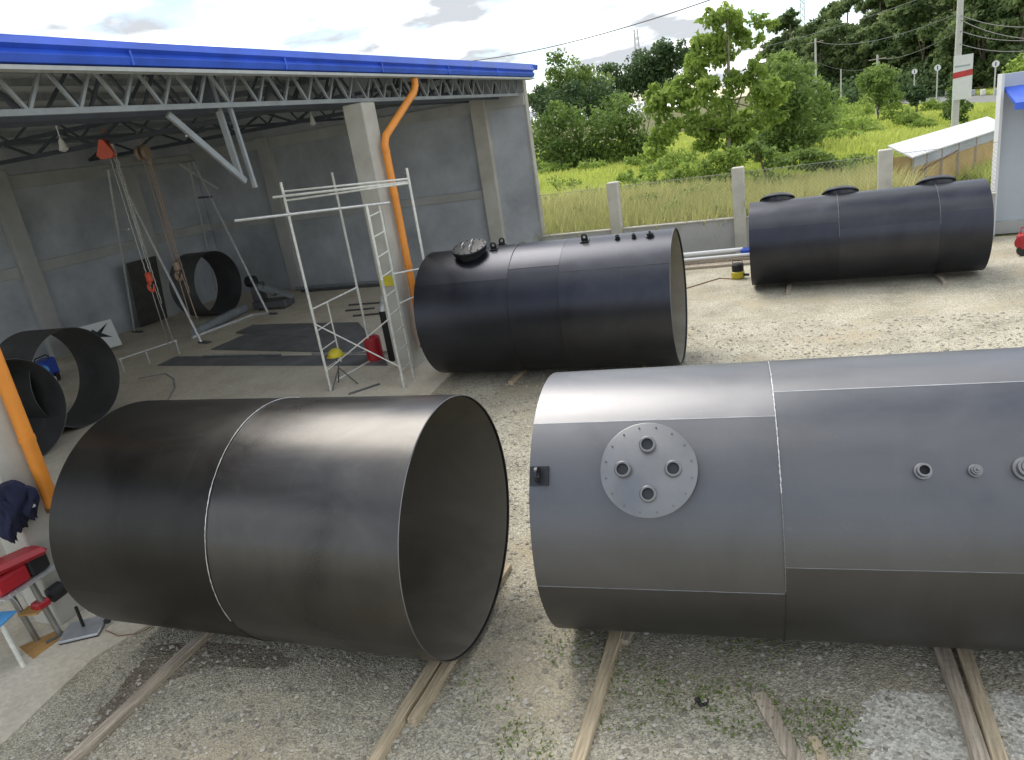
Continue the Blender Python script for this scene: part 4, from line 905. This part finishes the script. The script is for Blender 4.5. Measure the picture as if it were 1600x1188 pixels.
shrub('shrub', 'dark creeping bush mound just behind the chain-link fence', 31, [(1205, 244, 20), (1240, 250, 22), (1275, 254, 20), (1180, 236, 16), (1300, 258, 16), (1325, 258, 12)], 6500, .15, 'leaf_mid')
shrub('shrub', 'pale shrub before the tall tree in the grass', 36, [(1130, 250, 22), (1100, 260, 22), (1155, 246, 20), (1075, 268, 20), (1050, 276, 16), (1015, 274, 18), (980, 280, 14)], 5500, .18, 'leaf_bright')
shrub('sapling_tree', 'slim dark sapling standing in front of white pole notice', 52, [(1492, 160, 15), (1494, 178, 17), (1488, 148, 10), (1498, 168, 14)], 1500, .22, 'leaf_mid')
shrub('sapling_tree', 'small dark sapling beside the road left of the notice', 70, [(1431, 146, 11), (1430, 155, 10), (1436, 150, 8)], 900, .26, 'leaf_dark')
shrub('sapling_tree', 'leafy young tree at the road bend', 75, [(1372, 112, 18), (1380, 130, 20), (1362, 128, 16), (1390, 145, 16), (1370, 148, 16)], 2500, .3, 'leaf_mid')
shrub('shrub', 'bright leafy bush poking over the pale building at right', 70, [(1592, 108, 16), (1605, 100, 16), (1580, 118, 12)], 1200, .3, 'leaf_bright')
for i, (x, y, D, r) in enumerate(((1330, 190, 50, 18), (1290, 205, 44, 16), (1350, 165, 62, 16), (1310, 175, 60, 16), (1420, 185, 52, 13), (1240, 215, 40, 15), (870, 262, 44, 16), (1010, 250, 50, 18), (930, 258, 52, 14), (1385, 160, 68, 14), (1460, 165, 66, 12), (1300, 178, 0, 24), (1262, 196, 0, 24), (1345, 196, 0, 20), (1400, 176, 0, 16), (1180, 222, 0, 22), (1222, 214, 0, 24), (1000, 232, 0, 24), (960, 242, 0, 20), (905, 250, 0, 20), (1060, 246, 0, 22), (1030, 262, 0, 16), (1320, 215, 0, 18), (1440, 195, 0, 14), (850, 248, 0, 22))):
    D = G(x, y + r * .9).xy.length * .92; shrub('weed_clump', 'low leafy weed clump among the tall field grass', D, [(x + 4, y + r * .7, r * .8), (x, y, r), (x + r, y + 4, r * .8), (x - r, y + 3, r * .8)], 1300, .24, 'leaf_bright', 'weed clumps in the field grass', limbs=3)
for x, y, r in ((868, 318, 16), (905, 332, 14), (930, 300, 15), (1010, 312, 17), (1060, 326, 15), (1098, 300, 18), (1125, 330, 12), (1215, 282, 16), (1255, 296, 12), (1330, 272, 16), (1345, 250, 14), (990, 290, 15), (880, 285, 17)):
    D = max(24.2, G(x, y + r).xy.length * .8); shrub('weed_clump', 'leafy weed clump in the dry grass right behind the fence', D, [(x, y, r), (x + r, y + 3, r * .7), (x - r, y + 2, r * .7)], 700, .11, random.choice(['weed', 'leaf_mid', 'leaf_bright']), 'weed clumps close behind the fence', limbs=0)
# roadside wood: three tree shapes, copied
protos = []
for v_, (hh, cr) in enumerate(((15, 4.2), (17, 3.6), (13, 4.8))):
    cl = []
    for _ in range(17):
        z = hh * random.uniform(.10, .92); wdt = cr * math.sin(math.pi * min(.97, max(.18, z / hh))) * .62; a = random.uniform(0, 6.28); rr = random.uniform(.36, .56) * cr
        cl.append((wdt * math.cos(a), wdt * math.sin(a), z, rr, rr, rr * .75))
    protos.append(tree('wood_tree', 'tall dense tree in the dark roadside wood', 'tree', (0, 0, 0), cl, 9000, .62, 'leaf_forest', .26, group='trees of the roadside wood', per=7))
def copy_tree(o, parent=None):
    c = o.copy(); col.objects.link(c); c.parent = parent
    for ch in [x for x in bpy.data.objects if x.parent == o and x != c]: copy_tree(ch, c)
    return c
spots = []
for px, D, s_ in ((1205, 175, 1.0), (1232, 170, 1.12), (1262, 160, 1.05), (1290, 168, 1.15), (1318, 160, 1.15), (1345, 150, 1.1), (1248, 185, 1.15), (1305, 150, .95), (1220, 155, .85), (1278, 148, .85), (1368, 165, 1.2), (1392, 146, 1.1), (1418, 150, 1.2), (1440, 138, 1.15), (1466, 142, 1.25), (1490, 130, 1.15), (1514, 136, 1.25), (1540, 126, 1.2), (1566, 130, 1.25), (1592, 122, 1.2), (1618, 128, 1.25),
                  (1405, 170, 1.4), (1455, 165, 1.45), (1505, 160, 1.5), (1555, 155, 1.5), (1605, 150, 1.5), (1330, 185, 1.2), (1275, 190, 1.05), (1225, 200, 1.0), (1380, 190, 1.5)):
    p = AT(px, 150, D); spots.append((p.x, p.y, s_))
for i, (x, y, s_) in enumerate(spots):
    o = protos[i] if i < 3 else copy_tree(protos[i % 3])
    o.location = (x, y, 0); o.rotation_euler = (0, 0, random.uniform(0, 6.28)); o.scale = (s_ * random.uniform(.9, 1.1), s_ * random.uniform(.9, 1.1), s_ * random.uniform(.9, 1.08))
# undergrowth mass under the wood
c = []
for k_ in range(60):
    p = AT(1190 + 8 * k_, 150, random.uniform(128, 190)); rr = random.uniform(1.5, 3.2); c.append((p.x, p.y, rr * .7, rr * 1.3, rr * 1.3, rr))
ug = crown_obj('undergrowth', c, 16000, .6, 'leaf_dark', None); tag(ug, 'dark undergrowth filling the foot of the roadside wood', 'undergrowth', kind='stuff')

# grass
def grass(name, n, d0, d1, a0, a1, h0, h1, wd, m_, pw=1., xmax=None, noisy=.0):
    th0 = math.atan2(*ray(a0, 250).xy); th1 = math.atan2(*ray(a1, 250).xy)
    D = d0 * (d1 / d0) ** (rng.random(n) ** pw); th = th0 + (th1 - th0) * rng.random(n)
    X = D * np.sin(th); Y = D * np.cos(th); ok = (Y > 22.75)
    ok &= ~((X > 2.6) & (Y < 28.8) & (X < 8)) 
    rx = np.interp(Y, [p[1] for p in nr], [p[0] for p in nr]); ok &= ~((Y > 55) & (X > rx - .6) & (X < rx + 8.5))
    X, Y, D = X[ok], Y[ok], D[ok]; n = len(X)
    pat = .5 + .25 * np.sin(X * .31 + 1.7 * np.sin(Y * .13)) + .25 * np.sin(Y * .23 + X * .11 + 2)
    hgt = (h0 + (h1 - h0) * rng.random(n)) * (.7 + .5 * pat) * np.interp(D, [40, 90], [1, .45]); a = rng.random(n) * 6.28; lean = hgt * (.15 + .5 * rng.random(n)); w_ = wd * (.6 + .8 * rng.random(n)) * np.clip(D / 30, .8, 4)
    V = np.empty((n, 4, 3)); b = np.stack([X, Y, np.full(n, -.02)], 1); dr_ = np.stack([np.cos(a), np.sin(a), np.zeros(n)], 1); sd2 = np.stack([-np.sin(a), np.cos(a), np.zeros(n)], 1)
    V[:, 0] = b; mid = b + dr_ * (lean * .3)[:, None]; mid[:, 2] += hgt * .55
    V[:, 1] = mid + sd2 * (w_ * .5)[:, None]; V[:, 3] = mid - sd2 * (w_ * .5)[:, None]; V[:, 2] = b + dr_ * lean[:, None]; V[:, 2, 2] += hgt
    tone = np.clip(.6 * pat + .5 * rng.random(n) - .05, 0, 1)
    return rawmesh(name, V.reshape(-1, 3), np.arange(n * 4).reshape(n, 4), m_, tone)
tag(grass('field_grass', 150000, 25, 130, 815, 1580, .6, 1.25, .085, 'grass_bright', .85), 'tall bright yellow-green grass filling the field', 'grass', kind='stuff')
tag(grass('dry_grass', 50000, 22.8, 32, 800, 1480, .7, 1.8, .05, 'grass_dry'), 'straw-coloured tall grass growing right behind the fence', 'grass', kind='stuff')
tag(grass('field_weeds', 26000, 23, 60, 815, 1560, .3, .9, .16, 'weed'), 'broad-leaved green weeds mixed into the field grass', 'weeds', kind='stuff')
# small weeds on the gravel between the planks
VV = []
for x, y, n_, s_ in ((1150, 1105, 260, .2), (1285, 1140, 300, .18), (985, 1060, 160, .2), (820, 1165, 160, .16), (1060, 1085, 120, .15), (1540, 1150, 50, .1), (1175, 1010, 160, .25), (700, 690, 60, .12), (900, 1010, 120, .2), (1000, 1120, 80, .2), (760, 1080, 70, .2)):
    q = G(x, y); r_ = s_ * np.sqrt(rng.random(n_)) * 1.6; a = rng.random(n_) * 6.28; Pp = np.stack([q.x + r_ * np.cos(a), q.y + r_ * np.sin(a), .012 + .03 * rng.random(n_)], 1)
    V = leaves(Pp, np.tile(np.array([0, 0, 1.]), (n_, 1)), .032, .5, .1); V[:, :, 2] = np.maximum(V[:, :, 2], .004); VV.append(V)
VV = np.concatenate(VV); tag(rawmesh('gravel_weeds', VV.reshape(-1, 3), np.arange(len(VV) * 4).reshape(-1, 4), 'weed', rng.random(len(VV))), 'small flat green weeds scattered on the gravel', 'weeds', kind='stuff')

# ------------------------------------------------------------------ hut behind the fence
hd = Vector((.47, .8827, 0)).normalized(); hp = Vector((hd.y, -hd.x, 0))
hut = thing('hut', 'low ochre-walled hut with white sheet roof behind the fence', 'hut', (3.2, 26, 0))
h0 = OY(1425, 248, 25.6); hB = OY(1403, 229, 25.6)
e0 = Vector((h0.x, h0.y, h0.z)); rl = 8.5
rt = e0 - hp * .72 + Vector((0, 0, .40))
MB().add([e0 + Vector((0, 0, dz)) + k_ for dz in (0, .04) for k_ in (Vector(), hd * rl, rt - e0 + hd * rl, rt - e0)], [(0, 1, 2, 3), (7, 6, 5, 4), (0, 4, 5, 1), (1, 5, 6, 2), (2, 6, 7, 3), (3, 7, 4, 0)]).build('roof', 'white_roof', hut)
w0 = e0 - hp * .12 + hd * .25
def wallq(a, b, z0, z1, m_, name): 
    n_ = (b - a).normalized(); MB().bar(Vector((a.x, a.y, (z0 + z1) / 2)), Vector((b.x, b.y, (z0 + z1) / 2)), .06, z1 - z0).build(name, m_, hut)
wallq(w0, w0 + hd * (rl - .5), 0, e0.z - .32, 'ochre_wall', 'wall')
wallq(w0 + hp * .03, w0 + hd * (rl - .5) + hp * .03, e0.z - .30, e0.z - .02, 'plaster', 'upper_wall')
wallq(w0, w0 - hp * .9, 0, e0.z + .05, 'ochre_wall', 'wall')
for f in (.02, 1.0, 2.2, 3.6, 5.2): q = w0 + hd * f + hp * .05; MB().bar((q.x, q.y, 0), (q.x, q.y, e0.z - .01), .07, .07).build('post', 'wood_old', hut)
MB().bar(w0 + hp * .07 + Vector((0, 0, -.5)), w0 + hd * 3.5 + hp * .07 + Vector((0, 0, -.24)), .04, .04).build('rail', 'rust', hut)

# ------------------------------------------------------------------ poles, wires, towers, roadside
def pole(label, x, ytop, ybase, D, r, m_='pole_concrete', group='utility poles', arm=True):
    t_ = AT(x, ytop, D); b_ = Vector((t_.x, t_.y, 0)); u = thing('utility_pole', label, 'pole', b_, group)
    MB().tube([b_, t_], [r, r * .7], 12).build('shaft', m_, u)
    if arm: MB().bar(t_ + Vector((-.8, .3, -.4)), t_ + Vector((.8, -.3, -.4)), .1, .1).build('crossarm', 'wood_old', u)
    return t_, u
pt, pu = pole('big concrete utility pole with white notice near the road', 1503, -45, 150, 46, .19)
nz = thing('pole_notice', 'white notice sheet with red band tied to the big pole', 'notice', (pt.x, pt.y, 3))
c = AT(1504, 121, 45.75); fwd = (CAM - c); fwd.z = 0; Mn = frame(c, fwd)
MB().prism([(-.42, -1.05), (.42, -1.05), (.42, 1.05), (-.42, 1.05)], Mn, .03).build('sheet', 'sign_white', nz)
MB().prism([(-.42, -.02), (.42, .06), (.42, .34), (-.42, .26)], Mn @ Matrix.Translation((0, 0, .032)), .006).build('red_band', 'sign_red', nz)
MB().prism([(-.36, .5), (.30, .5), (.30, .58), (-.36, .58)], Mn @ Matrix.Translation((0, 0, .032)), .006).build('print_line', 'plaster', nz)
p1, _ = pole('thin pale pole by the bushes left of the road', 1274, 60, 130, 96, .14)
p2, _ = pole('short pole top showing above the leafy young tree', 1371, 86, 130, 92, .14)
p3, _ = pole('dark distant pole in front of the wood shade', 1314, 108, 140, 120, .12, arm=False)
def wire(label, a, b_, sag, r=.02, group='overhead wires by the road'):
    a = Vector(a); b_ = Vector(b_); pts = [a.lerp(b_, i / 14) - Vector((0, 0, sag * 4 * (i / 14) * (1 - i / 14))) for i in range(15)]
    c = pts[0].copy(); o = MB().tube([p - c for p in pts], r, 5).build('overhead_wire', 'wire'); o.location = c; return tag(o, label, 'wire', group)
big = lambda z: Vector((pt.x, pt.y, z))
wire('overhead wire from the big pole to the short pole top', big(5.9), p2 - Vector((0, 0, .3)), .5)
wire('overhead wire from the big pole to the thin pale pole', big(6.7), p1 - Vector((0, 0, .3)), .8)
wire('topmost overhead wire leaving the big pole leftwards', big(8.0), p1 + Vector((-14, 20, 1.5)), .8)
wire('overhead wire sagging from thin pale pole to short pole', p1 - Vector((0, 0, 2.4)), p2 - Vector((0, 0, 1.2)), .6)
for i, (z, y) in enumerate(((6.6, 40), (6.4, 62), (5.9, 60), (5.3, 75))):
    wire(('upper', 'second', 'third', 'lowest')[i] + ' overhead wire running right from the big pole', big(z), AT(1640, y, 40), .25)
wire('long single cable crossing the sky above the shed roof', AT(690, 100, 60), AT(1110, 0, 40), .5, .03, None)
def lattice(label, x, yt, yb, D):
    t_ = AT(x, yt, D); b_ = Vector((t_.x, t_.y, 0)); u = thing('lattice_tower', label, 'tower', b_, 'distant lattice towers'); w0_ = D / F * 5; w1_ = D / F * 2.2; k = 16
    cs = [(1, 1), (1, -1), (-1, -1), (-1, 1)]; at_ = lambda f, c: Vector((b_.x + c[0] * (w0_ + (w1_ - w0_) * f), b_.y + c[1] * (w0_ + (w1_ - w0_) * f), t_.z * f))
    for c in cs: MB().tube([at_(0, c), at_(1, c)], .22, 5).build('leg', 'galvanised', u)
    for j in range(4):
        b = MB()
        for i in range(k): b.tube([at_(i / k, cs[j]), at_((i + 1) / k, cs[(j + 1) % 4])], .13, 4)
        b.build('bracing', 'galvanised', u)
lattice('distant lattice tower above the dark umbrella-shaped tree', 993, 46, 80, 420); lattice('distant lattice tower above the wood near the tall tree', 1253, -12, 60, 420)
# roadside signs and guard blocks
for i, (x, yt, D) in enumerate(((1465, 106, 104), (1429, 112, 118), (1556, 100, 98), (1338, 122, 150))):
    t_ = AT(x, yt, D); s_ = thing('road_sign', ('round sign on a post left of the big pole', 'smaller round sign further along the road', 'round sign beside the pale building corner', 'farthest round sign at the road bend')[i], 'road sign', (t_.x, t_.y, 0), 'round signs along the road')
    MB().tube([(t_.x, t_.y, 0), t_], .07, 8).build('post', 'pole_concrete', s_)
    fwd = CAM - t_; fwd.z = 0; Ms = frame(t_, fwd); MB().lathe([(.001, .06), (.34, .06), (.34, .09), (.001, .09)], Ms, 20).build('disc', 'sign_white', s_)
    MB().prism([(-.05, -.2), (.05, -.2), (.05, .2), (-.05, .2)], Ms @ Matrix.Translation((0, 0, .092)), .006).build('mark', 'ink', s_)
k_ = 0
for f in np.linspace(0, 1, 16):
    y = 92 + 60 * f; x = np.interp(y, [p[1] for p in nr], [p[0] for p in nr]) + 8.1
    o = MB().box((0, 0, .35), (.5, .5, .7), bev=.05).build('guard_block', 'sign_white' if k_ % 2 else 'plaster'); k_ += 1; o.location = (x, y, 0)
    tag(o, 'low concrete guard block in the row along the far road edge', 'guard block', 'guard blocks along the road')
